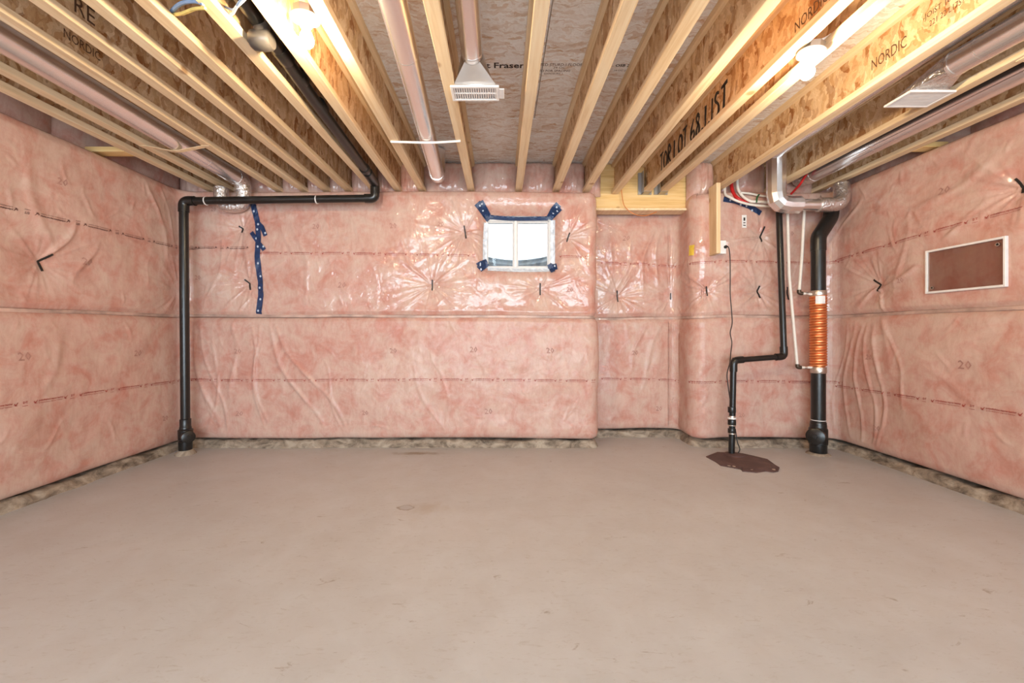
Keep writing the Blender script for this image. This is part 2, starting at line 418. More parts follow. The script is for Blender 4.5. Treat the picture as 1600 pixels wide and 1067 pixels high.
FOLDS = []                                                            # (u at top, z top, u at bottom, z bottom, amplitude, width)
def fold(px0, py0, px1, py1, amp, w): (u0, z0), (u1, z1) = wall_uz(px0, py0), wall_uz(px1, py1); FOLDS.append((u0, z0, u1, z1, amp, w))
for q in [(300,500,338,676,.016,.020), (318,505,352,680,.010,.014), (364,500,366,620,.012,.022), (384,506,420,660,.010,.014),
          (396,504,412,676,.008,.012), (415,502,500,672,.014,.018), (432,500,536,676,.014,.018), (340,520,330,676,.009,.014),
          (500,560,540,676,.007,.012), (1330,505,1322,690,.012,.016), (1348,508,1338,694,.012,.015), (1362,506,1360,700,.010,.014),
          (1376,508,1372,704,.012,.016), (1390,510,1420,640,.009,.014), (1318,505,1306,684,.010,.014),
          (1340,470,1560,316,.016,.020), (1300,380,1345,310,.012,.018), (1420,330,1400,470,.006,.02), (460,340,484,470,.007,.02),
          (440,330,470,460,.006,.02), (560,340,590,480,.006,.018), (600,330,655,430,.008,.02), (352,370,322,480,.008,.014), (392,452,362,520,.010,.012),
          (232,280,262,400,.012,.02), (252,290,275,380,.010,.016), (150,380,115,440,.010,.02), (40,240,90,420,.008,.03), (120,345,82,405,.012,.018),
          (1020,350,1000,470,.012,.02), (1035,350,1022,480,.010,.02), (985,380,960,480,.010,.018), (1040,500,990,620,.010,.02), (1010,500,985,580,.010,.018),
          (960,370,945,470,.010,.018), (1085,330,1080,480,.006,.02), (1150,330,1120,430,.005,.02), (1180,340,1230,420,.006,.02), (640,560,690,680,.006,.016),
          (690,570,700,680,.006,.016), (1420,560,1560,640,.006,.03), (100,520,60,620,.006,.03), (1560,240,1440,330,.010,.03)]:
    fold(*q)

crs = np.random.RandomState(17)
for _ in range(420):                                                  # small creases of the film
    u0 = u_at(XL, 2.0) + crs.rand()*(u_at(XR, 2.0) - u_at(XL, 2.0)); z0 = .15 + 2.25*crs.rand(); ang = crs.normal(PI/2, .55); ln = .05 + .22*crs.rand()**2
    if z0 < 1.25 and crs.rand() < .45: continue
    FOLDS.append((u0, z0, u0 + ln*math.cos(ang), min(z0 + ln*math.sin(ang), 2.44), .0022 + .0030*crs.rand(), .008 + .006*crs.rand()))
def hfield(us, zs):
    u, z = np.meshgrid(us, zs, indexing='ij')
    h = .014 * vnoise(u, z, 2.2, 11) + .006 * vnoise(u, z, 6.0, 12) + .0015 * vnoise(u, z, 17.0, 13) + .0005 * vnoise(u, z, 45., 14)
    def box(u0, u1, z0, z1):
        i0, i1 = np.searchsorted(us, [u0, u1]); j0, j1 = np.searchsorted(zs, [z0, z1])
        return (slice(i0, i1), slice(j0, j1)) if i1 > i0 and j1 > j0 else None
    for (uf, zf), _ in FAST:
        k = box(uf-.75, uf+.75, zf-.75, zf+.75)
        if k is None: continue
        du = u[k] - uf; dz = z[k] - zf; r = np.hypot(du, dz); th = np.arctan2(dz, du); r_ = np.random.RandomState(int(abs(uf*1000 + zf*77)) % 99991)
        a_ = - .030 * np.exp(-(r/.11)**2) - .016 * np.exp(-(r/.30)**2); big = .8 + .6*r_.rand()
        for j in range(30):
            t0 = r_.rand() * 2*PI; w = .035 + .05 * r_.rand(); ln = .10 + .26 * r_.rand()**1.4; a = (.005 + .009 * r_.rand())*big
            d = np.abs((th - t0 + PI) % (2*PI) - PI)
            a_ = a_ + a * np.exp(-(d/w)**2) * np.exp(-r/ln) * np.clip(r/.03, 0, 1)
        h[k] += a_
    for (u0, z0, u1, z1, amp, w) in FOLDS:
        k = box(min(u0, u1)-5*w-.02, max(u0, u1)+5*w+.02, min(z0, z1)-5*w, max(z0, z1)+5*w)
        if k is None: continue
        uu, zz = u[k], z[k]; du, dz = u1-u0, z1-z0; L2 = du*du + dz*dz + 1e-9
        t = np.clip(((uu-u0)*du + (zz-z0)*dz)/L2, 0, 1); bow = .05*math.sqrt(L2) * np.sin(t*PI*1.7 + u0*9)
        dist = np.hypot(uu-u0-t*du-bow*dz/math.sqrt(L2), zz-z0-t*dz+bow*du/math.sqrt(L2)); prof = np.exp(-(dist/w)**2)
        side = ((uu-u0)*dz - (zz-z0)*du)/math.sqrt(L2)
        h[k] += amp * prof * np.sin(np.clip(t, .02, .98)*PI)**.5 - .5 * amp * np.exp(-((side + 1.7*w)/w)**2) * prof**.3 * np.sin(t*PI)**.5
    if zs.max() > 2:                                                  # the film is pulled in towards the window frame, with small puckers
        ou = np.maximum(np.maximum(WU0 - u, u - WU1), 0); oz = np.maximum(np.maximum(WZ0 - z, z - WZ1), 0); rw = np.hypot(ou, oz)
        h = h - .085 * np.exp(-(rw/.055)**1.5) + .005 * np.sin(u*120 + 5*np.sin(z*60)) * np.exp(-rw/.05) * (rw > 0)
    return h

def blanket_grid(i0, i1, rows):
    """rows: list of (z, base h). Returns 3-D positions plus the arrays used to look the surface up."""
    us = U[i0:i1+1]; zs = np.array([r[0] for r in rows]); hb = np.array([r[1] for r in rows])
    uu, zz = np.meshgrid(us, zs, indexing='ij')
    h = hfield(us, zs)
    edge = np.clip(np.minimum(zz - zs.min(), zs.max() - zz)/.10, .12, 1)
    h = h * edge + hb[None, :]
    cc = np.min(np.abs(uu[:, :, None] - np.array(CONC)[None, None, :]), axis=2)
    damp = np.clip((cc - .05)/.16, 0, 1); h = np.where(h > 0, h * (.62 + .38 * damp), h); h = np.minimum(h, .042 + .10*np.clip((cc - .10)/.10, 0, 1)); h = np.where(cc < .14, np.maximum(h, hb[None, :] - .02), h)
    # the film lies flat behind the framed panel
    pu0, pu1 = u_at(XR, 3.05), u_at(XR, 2.53); dd = np.hypot(np.maximum(np.maximum(pu0 - uu, uu - pu1), 0), np.maximum(np.maximum(1.365 - zz, zz - 1.715), 0))
    k = np.clip(1 - dd/.10, 0, 1); k = k*k*(3 - 2*k); h = h*(1 - k) + .028*k
    pos = np.empty(uu.shape + (3,)); sag = .008 * vnoise(uu, zz*0, 3.0, 21)
    pos[..., 0] = PTH[i0:i1+1, 0][:, None] + NRM[i0:i1+1, 0][:, None] * h
    pos[..., 1] = PTH[i0:i1+1, 1][:, None] + NRM[i0:i1+1, 1][:, None] * h
    pos[..., 2] = zz + sag
    return us, zs, pos
def grid_object(name, pos, mat, parent, skip=None):
    a, b = pos.shape[:2]; idx = np.arange(a*b).reshape(a, b)
    q = np.stack([idx[:-1, :-1], idx[1:, :-1], idx[1:, 1:], idx[:-1, 1:]], -1).reshape(-1, 4)
    if skip is not None: q = q[~skip.reshape(-1)]
    me = bpy.data.meshes.new(name); me.from_pydata(pos.reshape(-1, 3).tolist(), [], q.tolist()); me.update()
    o = link(name, me, mat, parent); me.polygons.foreach_set('use_smooth', [True]*len(me.polygons)); return o

def rows_lower():
    z = [.086, .090, .100, .115, .13]; h = [-.03, .006, .022, .030, .034]
    for t in np.arange(.142, 1.20, .0095): z.append(t); h.append(.036 + .006*math.sin((t-.1)/1.1*PI))
    for a, b in ((1.205, .034), (1.22, .026), (1.232, .016), (1.242, .002), (1.247, -.02)): z.append(a); h.append(b)
    return list(zip(z, h))
def rows_upper(top):
    z = [1.246, 1.250, 1.258, 1.27, 1.285]; h = [-.02, -.008, .002, .010, .018]
    for t in np.arange(1.296, top - .06, .0095): z.append(t); h.append(.026 + .008*math.sin((t-1.28)/(top-1.3)*PI))
    for a, b in ((top-.055, .024), (top-.035, .018), (top-.018, .008), (top-.006, -.008), (top-.002, -.03), (top, -.06), (top+.002, -.11), (top+.003, -.155)): z.append(a); h.append(b)
    return list(zip(z, h))
def idx(u): return int(np.argmin(np.abs(U - u)))

def con_box(name, boxes):
    mb = MB()
    for a, b in boxes: mb.box(a, b)
    return struct(obj(name, mb, M['conc']))
ZT = HS + .02
wall_left = con_box('wall_left', [((XL-.36, -3.0, 0), (XL-.16, 4.10, ZT))])
wall_back = con_box('wall_back', [((XL-.16, 4.08, 0), (WX0, 4.24, ZT)), ((WX1, 4.08, 0), (RX0-.15, 4.24, ZT)), ((WX0, 4.08, 0), (WX1, 4.24, WZ0)), ((WX0, 4.08, WZ1), (WX1, 4.24, ZT))])
wall_recess = con_box('wall_recess', [((RX0-.28, 4.47, 0), (RX1+.35, 4.63, ZT)), ((RX0-.28, 4.25, 0), (RX0-.16, 4.47, ZT)), ((RX1+.16, 4.25, 0), (RX1+.35, 4.47, ZT))])
wall_back_right = con_box('wall_back_right', [((RX1+.16, 4.08, 0), (XR+.16, 4.24, ZT))])
wall_right = con_box('wall_right', [((XR+.16, -3.0, 0), (XR+.36, 4.10, ZT))])
for w, l in ((wall_left, 'pink insulated basement wall beside the bare vertical black drain'), (wall_back, 'pink insulated basement wall with the small window'),
             (wall_recess, 'narrow recessed pink insulated wall under the wooden header'), (wall_back_right, 'pink insulated wall behind the sump pipe and copper coil'),
             (wall_right, 'pink insulated basement wall with the white framed panel')): w['label'] = l

ranges = [(wall_left, 0, idx(U_A), 2.452), (wall_back, idx(U_A), idx(U_B), 2.452), (wall_recess, idx(U_B), idx(U_C), 2.452), (wall_back_right, idx(U_C), idx(U_D), 2.440), (wall_right, idx(U_D), len(U)-1, 2.452)]
SURF = []                                                             # (u0, u1, z0, z1, us, zs, pos, blanket)
for w, i0, i1, top in ranges:
    for part, rows in (('low', rows_lower()), ('up', rows_upper(top))):
        us, zs, pos = blanket_grid(i0, i1, rows); skip = None
        if w is wall_back and part == 'up':
            uc = (us[:-1] + us[1:])/2; zc = (zs[:-1] + zs[1:])/2
            skip = (uc[:, None] > WU0 - .004) & (uc[:, None] < WU1 + .004) & (zc[None, :] > WZ0 - .004) & (zc[None, :] < WZ1 + .004)
        b = grid_object('insulation_blanket', pos, M['pink' if part == 'up' else 'pink_low'], w, skip)
        b['label'] = ('lower' if part == 'low' else 'upper') + ' pink insulation blanket under clear film'
        SURF.append((us[0], us[-1], zs[0], zs[-1], us, zs, pos, b))
    # the grey lap where the two blankets meet
    rws = [(1.236, .010), (1.239, .018), (1.246, .014), (1.252, .012), (1.257, .016), (1.262, .008)]
    us, zs, pos = blanket_grid(i0, i1, rws)
    pos[..., 2] += .012 * vnoise(np.repeat(us[:, None], len(zs), 1), np.repeat(zs[None, :]*0, len(us), 0), 1.3, 31)
    grid_object('seam_strip', pos, M['seam'], w)

def surf(u, z, lift=.003):
    for (u0, u1, z0, z1, us, zs, pos, b) in SURF:
        if u0 - 1e-6 <= u <= u1 + 1e-6 and z0 <= z <= z1:
            i = min(max(int(np.searchsorted(us, u)) - 1, 0), len(us)-2); j = min(max(int(np.searchsorted(zs, z)) - 1, 0), len(zs)-2)
            fu = (u-us[i])/(us[i+1]-us[i]); fz = (z-zs[j])/(zs[j+1]-zs[j])
            p = (pos[i, j]*(1-fu) + pos[i+1, j]*fu)*(1-fz) + (pos[i, j+1]*(1-fu) + pos[i+1, j+1]*fu)*fz
            k = int(np.argmin(np.abs(U - u))); return Vector((p[0] + NRM[k, 0]*lift, p[1] + NRM[k, 1]*lift, z + (p[2]-z))), b
    return None, None
def nrm_at(u): k = int(np.argmin(np.abs(U - u))); return Vector((NRM[k, 0], NRM[k, 1], 0)), Vector((tan[k, 0], tan[k, 1], 0))

# strap fasteners as parts of their blanket
for (uf, zf), pl in FAST:
    mb = MB(); host = None; w = .0065 if len(pl) == 3 else .006; pts = []
    for (a, b) in zip(pl, pl[1:]):
        for t in (0, .25, .5, .75): pts.append((a[0]+(b[0]-a[0])*t, a[1]+(b[1]-a[1])*t))
    pts.append(pl[-1]); ring = []
    for k, (u, z) in enumerate(pts):
        q, host_ = surf(u, z, .004)
        if q is None: continue
        host = host or host_
        nx = pts[min(k+1, len(pts)-1)]; pv = pts[max(k-1, 0)]; du, dz = nx[0]-pv[0], nx[1]-pv[1]; L = math.hypot(du, dz) or 1
        n, t = nrm_at(u); side = t*(dz/L) + Vector((0, 0, 1))*(-du/L)
        ring.append([q - side*w, q + side*w, q + side*w + n*.004, q - side*w + n*.004])
    vs = [v for r in ring for v in r]; fs = []
    for k in range(len(ring)-1):
        for m in range(4): fs.append((4*k+m, 4*k+(m+1) % 4, 4*k+4+(m+1) % 4, 4*k+4+m))
    fs += [(0, 1, 2, 3), tuple(4*(len(ring)-1)+m for m in (3, 2, 1, 0))]
    obj('fastener_strap', mb.add(vs, fs), M['strap'], host)

# ------------------------------------------------------------------ lettering
def text_mesh(txt, size, bold=0.0, res=1, align='LEFT'):
    cu = bpy.data.curves.new('txt', 'FONT'); cu.body = txt; cu.size = size; cu.resolution_u = res; cu.fill_mode = 'FRONT'; cu.offset = bold; cu.align_x = align
    o = bpy.data.objects.new('txt', cu); COL.objects.link(o)
    dg = bpy.context.evaluated_depsgraph_get(); me = bpy.data.meshes.new_from_object(o.evaluated_get(dg))
    vs = [(v.co.x, v.co.y) for v in me.vertices]; fs = [tuple(p.vertices) for p in me.polygons]
    bpy.data.objects.remove(o); bpy.data.curves.remove(cu); bpy.data.meshes.remove(me); return vs, fs
def place_flat(vs, fs, org, ex, ey, off):
    org = Vector(org); ex = Vector(ex); ey = Vector(ey); n = ex.cross(ey).normalized()*off
    return [org + ex*x + ey*y + n for x, y in vs], fs
def lettering(name, txt, size, org, ex, ey, mat, parent, bold=0, off=.0015, stretch=1.0):
    vs, fs = text_mesh(txt, size, bold, 2); vs = [(x*stretch, y) for x, y in vs]
    return obj(name, MB().add(*place_flat(vs, fs, org, ex, ey, off)), mat, parent)

# one printed unit of the film: tick, two lines of small type, tick, DT
unit = ([], [])
def u_add(vs, fs, dx=0, dy=0):
    n = len(unit[0]); unit[0].extend((x+dx, y+dy) for x, y in vs); unit[1].extend(tuple(i+n for i in f) for f in fs)
def tick(dx):
    u_add([(0, .008), (.005, .008), (.009, .003), (.020, .017), (.022, .015), (.010, -.004), (.007, -.004)], [(0, 1, 2, 6), (2, 5, 6), (2, 3, 4, 5)], dx, -.002)
    ring = [(.010 + .011*math.cos(a), .005 + .011*math.sin(a)) for a in np.linspace(2.2, 5.6, 9)]; inn = [(.010 + .0095*math.cos(a), .005 + .0095*math.sin(a)) for a in np.linspace(2.2, 5.6, 9)]
    u_add(ring + inn, [(i, i+1, i+10, i+9) for i in range(8)], dx, -.002)
tick(0)
v_, f_ = text_mesh('polyethylene vapour barrier', .0155, .0004); mx = max(x for x, y in v_); u_add([(x*.155/mx, y) for x, y in v_], f_, .028, .005)
v_, f_ = text_mesh('polyethylene vapour barrier', .0105, .0001); mx = max(x for x, y in v_); u_add([(x*.150/mx, y) for x, y in v_], f_, .028, -.009)
tick(.190)
v_, f_ = text_mesh('DT', .020, .0004); u_add(v_, f_, .236, .001)
u_add([(.232, -.014), (.262, -.014), (.262, -.0115), (.232, -.0115)], [(0, 1, 2, 3)])
UV = np.array(unit[0]); PITCH = .297
def print_line(u0, u1, zfun, mat, flip=False):
    k = 0; hosts = {}
    while u0 + k*PITCH < u1:
        base = u0 + k*PITCH
        for hostless in (0,):
            pts = []; host = None
            for x, y in unit[0]:
                xx = (.262 - x) if flip else x; yy = -y if flip else y
                u = base + xx; q, hst = surf(u, zfun(u) + yy, .0028)
                if q is None: pts.append(None); continue
                host = host or hst; pts.append(q)
            if host is None: continue
            vs, fs = hosts.setdefault(host.name, ([], [])); n = len(vs)
            keep = [f for f in unit[1] if all(pts[i] is not None for i in f)]
            vs.extend(p if p is not None else Vector((0, 5, 1)) for p in pts); fs.extend(tuple(i+n for i in f) for f in keep)
        k += 1
    for hn, (vs, fs) in hosts.items():
        me = bpy.data.meshes.new('printed_line'); me.from_pydata([v[:] for v in vs], [], fs); me.update()
        bm = bmesh.new(); bm.from_mesh(me); bmesh.ops.delete(bm, geom=[v for v in bm.verts if not v.link_faces], context='VERTS'); bm.to_mesh(me); bm.free()
        link('printed_line', me, mat, bpy.data.objects[hn])
uw = lambda px, py: wall_uz(px, py)
def zlin(a, b): return lambda u: a[1] + (b[1]-a[1])*(u-a[0])/(b[0]-a[0])
a, b = uw(0, 318), uw(279, 386); print_line(u_at(XL, 2.0), U_A-.02, zlin(a, b), M['print_dark'], True)
a, b = uw(0, 634), uw(275, 595); print_line(u_at(XL, 2.03), U_A-.02, zlin(a, b), M['print_red'])
a, b = uw(296, 387), uw(392, 386); print_line(U_A+.05, b[0]-.05, zlin(a, b), M['print_dark'], True)
a, b = uw(410, 395), uw(758, 400); print_line(a[0]-.02, WU0-.32, zlin(a, b), M['print_red'])
a, b = uw(866, 399), uw(926, 401); print_line(WU1+.06, U_B-.32, zlin(a, b), M['print_red'])
a, b = uw(300, 594), uw(925, 594); print_line(U_A+.06, U_B-.05, zlin(a, b), M['print_red'])
a, b = uw(940, 410), uw(1040, 416); print_line(a[0], b[0]+.05, zlin(a, b), M['print_red'])
a, b = uw(940, 591), uw(1040, 594); print_line(a[0], b[0]+.05, zlin(a, b), M['print_red'])
a, b = uw(1085, 409), uw(1260, 411); print_line(a[0]-.05, U_D-.1, zlin(a, b), M['print_red'])
a, b = uw(1085, 597), uw(1260, 597); print_line(a[0]-.05, U_D-.1, zlin(a, b), M['print_red'])
a, b = uw(1296, 411), uw(1600, 322); print_line(U_D+.03, u_at(XR, 2.1), zlin(a, b), M['print_red'])
a, b = uw(1296, 602), uw(1600, 648); print_line(U_D+.03, u_at(XR, 2.1), zlin(a, b), M['print_red'])

t20 = text_mesh('20', .075, .001)
for (px, py, s) in [(126,412,1), (24,562,1), (206,556,.9), (252,657,.8), (86,285,.9), (304,437,.8), (366,552,.9), (370,649,.9), (610,552,.9), (734,551,1), (853,551,1), (610,357,.9), (488,357,.9), (528,450,1),
                    (757,647,1), (566,648,.8), (884,455,.9), (972,376,1), (986,555,.9), (1024,642,.9), (1115,369,.9), (1155,653,.8), (1356,562,.8), (1500,576,1.1), (1366,672,.8), (1466,306,1), (1232,368,.8), (1402,443,.7), (330,330,.7), (684,354,.8)]:
    u, z = uw(px, py); sk = random.uniform(-.1, .3); pts = []; host = None
    for x, y in t20[0]:
        q, hst = surf(u + (x + y*sk)*s, z + y*s, .0024); pts.append(q); host = host or hst
    if host is None or any(p is None for p in pts): continue
    obj('number_print', MB().add(pts, t20[1]), M['print_grey'], host)

# ------------------------------------------------------------------ curbs: grimy mortar along the foot of each wall
def curb(name, i0, i1):
    us = U[i0:i1+1]; prof = [(-.02, .030), (.004, .028), (.03, .014), (.055, .006), (.064, -.006), (.068, -.03), (.070, -.15)]
    zs = np.array([p[0] for p in prof]); hb = np.array([p[1] for p in prof]); uu, zz = np.meshgrid(us, zs, indexing='ij')
    j = np.zeros_like(uu) + np.arange(len(prof))[None, :]
    h = hb[None, :] + .010*vnoise(uu, j, 7., 41)*(zz > 0) + .006*vnoise(uu, j, 23., 42) + .010 * vnoise(uu, j*0, 3., 44)
    z = zz + .012*vnoise(uu, j*0, 4.0, 43)*(zz > .02) + .006*vnoise(uu, j, 15., 45)*(zz > .02)
    pos = np.empty(uu.shape + (3,)); pos[..., 0] = PTH[i0:i1+1, 0][:, None] + NRM[i0:i1+1, 0][:, None]*h; pos[..., 1] = PTH[i0:i1+1, 1][:, None] + NRM[i0:i1+1, 1][:, None]*h; pos[..., 2] = z
    o = struct(grid_object(name, pos, M['curb'], None)); o['label'] = 'rough grimy mortar curb at the foot of the insulated wall'; return o
for nm, (w, i0, i1, t) in zip(('baseboard_left', 'baseboard_back', 'baseboard_recess', 'baseboard_back_right', 'baseboard_right'), ranges): curb(nm, i0, i1)

# ------------------------------------------------------------------ floor, rear wall, subfloor
fl = struct(obj('floor', MB().box((XL-.3, -3.1, -.12), (XR+.3, 4.6, 0)), M['floor']))
mb = MB().box((XL-.36, -3.2, 0), (-2.5, -3.0, ZT)).box((2.5, -3.2, 0), (XR+.36, -3.0, ZT)).box((-2.5, -3.2, 2.2), (2.5, -3.0, ZT))
wf = struct(obj('wall_front', mb, M['conc']))
mb = MB()
for x in (-2.5, -.03, 2.44): mb.box((x, -3.14, 0), (x+.06, -3.06, 2.2))
mb.box((-2.5, -3.14, 0), (2.5, -3.06, .06)).box((-2.5, -3.14, 2.14), (2.5, -3.06, 2.2))
dr = struct(obj('added_door_1', mb, M['white']))  # added glazed door, unseen; made wide to soften the rear fill light
for x in (-2.44, .03): obj('pane', MB().box((x, -3.105, .06), (x+2.41, -3.095, 2.14)), M['pane'], dr)

ceil = struct(obj('ceiling', MB().box((XL-.36, -3.2, HS+.0175), (XR+.36, 4.64, HS+.10)), M['sub'])); ceil['label'] = 'oriented strand board subfloor above the joists'
ys = [4.60, 3.204, 1.984, .764, -.456, -1.676, -3.10]
for k, (y1, y0) in enumerate(zip(ys, ys[1:])):
    x = -3.40 - (1.22 if k % 2 else .45)
    while x < 3.5:
        a, b = max(x, -3.40), min(x + 2.44, 3.54)
        if b - a > .05: obj('osb_panel', MB().bbox((a+.002, y0+.0025, HS), (b-.002, y1-.0025, HS+.018), .002), M['sub'], ceil)
        x += 2.44
panels = [o for o in ceil.children]
def on_panel(name, txt, size, px, py, mat, bold=0, stretch=1.0):
    d = depth_z(py, HS); p = P(px, py, d); host = min(panels, key=lambda o: min((Vector(o.bound_box[0])+Vector(o.bound_box[6]))[1] * 0 + abs(sum(c[1] for c in o.bound_box)/8 - p.y) + abs(sum(c[0] for c in o.bound_box)/8 - p.x)*.2 for _ in (0,)))
    return lettering(name, txt, size, (p.x, p.y, HS), (1, 0, 0), (0, -1, 0), mat, host, bold, .0008, stretch)
on_panel('printed_logo', 'West Fraser', .072, 724, 106, M['ink'], .0016, 1.05)
on_panel('printed_text', 'RATED STURD-I-FLOOR', .036, 834, 103, M['ink_brown'], .0002, .80)
on_panel('printed_text', '24 OC', .028, 864, 107, M['ink_brown'], 0)
on_panel('printed_text', 'SIZED FOR SPACING', .030, 834, 112, M['ink_brown'], .0002, .85)
on_panel('printed_text', 'EXPOSURE 1', .022, 850, 116, M['ink_brown'])
on_panel('printed_text', 'OSB 2', .034, 961, 104, M['ink'], .001)
on_panel('printed_text', '24 OC 23/32', .022, 958, 111, M['ink_brown'])

# ------------------------------------------------------------------ joists
JX = {1: -2.823, 2: -2.630, 3: -2.167, 4: -1.920, 5: -1.701, 6: -1.484, 7: -1.230, 8: -1.000, 9: -.767, 10: -.292, 11: .171, 12: .536, 13: .831, 14: 1.127,
      15: 1.426, 16: 1.586, 17: 2.096, 18: 2.615, 19: 3.085}
JL = {1: 'pale wooden I-joist nearest the pink wall that has no framed panel',
 2: 'pale wooden I-joist with black stamped web, on the wall side of the foil-elbowed duct',
 3: 'pale wooden I-joist bordering the foil-elbowed duct on the side away from the wall',
 4: 'pale wooden I-joist with large dark letters, next after the foil-elbowed duct bay',
 5: 'pale wooden I-joist second over from the foil-elbowed duct bay, above black horizontal pipe',
 6: 'pale wooden I-joist second over from the one beside the black pipe bay',
 7: 'pale wooden I-joist bordering the black overhead pipe, with cables passing through it',
 8: 'pale wooden I-joist between the black overhead pipe and the lit bulb',
 9: 'knotty pale I-joist between a lit bulb and the long round duct',
 10: 'wooden I-joist between the long round duct and the duct with white register',
 11: 'wooden I-joist ending above the middle of the small window',
 12: 'wooden I-joist ending above the taped corner of the window nearer the wooden header',
 13: 'wooden I-joist meeting the wall just beside the end of the wooden header',
 14: 'wooden I-joist on the header, next to the one with black handwriting',
 15: 'wooden I-joist with black handwriting and stencilled lettering on its web',
 16: 'wooden I-joist hung close beside the handwritten one, next to the lit bulb',
 17: 'wooden I-joist with stencilled web beside the flat white ceiling register',
 18: 'wooden I-joist between the flat white register and the long straight galvanised duct',
 19: 'orange-toned wooden I-joist nearest the pink wall with the framed panel'}
FW, FH, WT = .064, .038, .0095
joist = {}
for k, x in JX.items():
    y1 = 4.06
    j = thing('floor_joist', (x, 0, HJ), JL[k], 'joist', 'I-joists under the subfloor'); joist[k] = j
    obj('bottom_flange', MB().bbox((x-FW/2, -2.98, HJ), (x+FW/2, y1, HJ+FH), .002), M['flange'], j)
    w = obj('web', MB().box((x-WT/2, -2.98, HJ+FH-.004), (x+WT/2, y1, HS-FH+.004)), M['web'], j)
    obj('top_flange', MB().bbox((x-FW/2, -2.98, HS-FH), (x+FW/2, y1, HS+.0005), .002), M['flange'], j)
    j['web'] = w.name
def on_web(k, name, txt, size, y, z, mat, bold=0, stretch=1.0):
    w = bpy.data.objects[joist[k]['web']]; x = JX[k]
    if x > 0: return lettering(name, txt, size, (x-WT/2, y, z), (0, -1, 0), (0, 0, 1), mat, w, bold, .0012, stretch)
    return lettering(name, txt, size, (x+WT/2, y, z), (0, 1, 0), (0, 0, 1), mat, w, bold, .0012, stretch)
on_web(15, 'stencil_print', 'NORDIC', .075, 1.985, 2.545, M['ink_brown'], 0, .72)
on_web(17, 'stencil_print', 'NORDIC', .085, 2.315, 2.575, M['ink_brown'], 0, .62)
on_web(17, 'stencil_print', '-JOIST 1052', .040, 2.03, 2.64, M['ink_brown'], 0, .8)
on_web(17, 'stencil_print', '221 22 L1757', .040, 2.0, 2.59, M['ink_brown'], 0, .7)
on_web(16, 'stencil_print', '2210 X 80', .036, 1.90, 2.60, M['ink_brown'], 0, .8)
on_web(2, 'stencil_print', 'NORDIC', .085, 2.86, 2.57, M['ink'], .002, .85)
on_web(4, 'stencil_print', 'RE', .11, 1.83, 2.540, M['ink_brown'], 0, .85)
on_web(3, 'stencil_print', 'NORDIC', .065, 2.02, 2.56, M['ink_brown'], 0, .75)
# the marker handwriting, as brush strokes
ST = {'T': [[(0, 1), (.7, 1.05)], [(.38, 1.02), (.28, 0)]], 'O': [[(.35, .95), (.05, .7), (.05, .25), (.3, 0), (.6, .25), (.62, .7), (.35, .95)]],
      'R': [[(.1, 0), (.15, 1), (.5, .95), (.55, .7), (.2, .5), (.6, 0)]], 'L': [[(.1, 1), (.05, .05), (.5, .05)]], '6': [[(.5, 1), (.15, .6), (.05, .2), (.3, 0), (.55, .2), (.45, .45), (.12, .35)]],
      '8': [[(.5, .85), (.25, 1), (.1, .78), (.45, .4), (.45, .1), (.2, 0), (.08, .25), (.4, .6), (.5, .85)]], '.': [[(.1, .02), (.16, .14)]], '1': [[(.2, 1), (.12, 0)]],
      'S': [[(.55, .92), (.25, 1), (.1, .75), (.45, .45), (.45, .1), (.1, 0)]], ' ': []}
def handwriting(k, txt, y0, y1, z, hgt):
    wid = {'.': .38, '1': .45, ' ': .40}; tot = sum(wid.get(c, .78) for c in txt); sx = (y0-y1)/tot; mb = MB(); c0 = 0; x = JX[k]-WT/2-.0014
    for n, c in enumerate(txt):
        for s in ST[c]:
            pts = spline([Vector((x, y0-(c0+px)*sx, z+py*hgt)) for px, py in s], 5)
            L, R = [], []
            for i, p in enumerate(pts):
                t = (pts[min(i+1, len(pts)-1)] - pts[max(i-1, 0)]); t = t.normalized() if t.length > 1e-6 else Vector((0, 0, 1))
                sd = Vector((0, -t.z, t.y))*(.0115 - .003*math.sin(i*.5 + n)); L.append(p+sd); R.append(p-sd)
            m = len(pts); mb.add(L+R, [(i, i+1, m+i+1, m+i) for i in range(m-1)])
        c0 += wid.get(c, .78)
    return obj('handwriting', mb, M['marker'], bpy.data.objects[joist[k]['web']])
handwriting(15, 'TOR LOT 68.1.1ST', 3.66, 2.56, 2.522, .150)

# blocking beside the outer joists
tag(obj('blocking_piece', MB().bbox((XL-.14, 3.10, HJ-.002), (JX[1]-FW/2+.002, 3.19, HJ+.036), .002), M['plank']), 'short flat wooden block between joist and pink wall opposite the framed panel', 'blocking', 'blocking at the outer joists')
tag(obj('blocking_piece', MB().bbox((JX[19]+FW/2-.002, 3.02, HJ-.002), (XR+.16, 3.11, HJ+.036), .002), M['plank']), 'short flat wooden block between joist and the framed-panel wall', 'blocking', 'blocking at the outer joists')

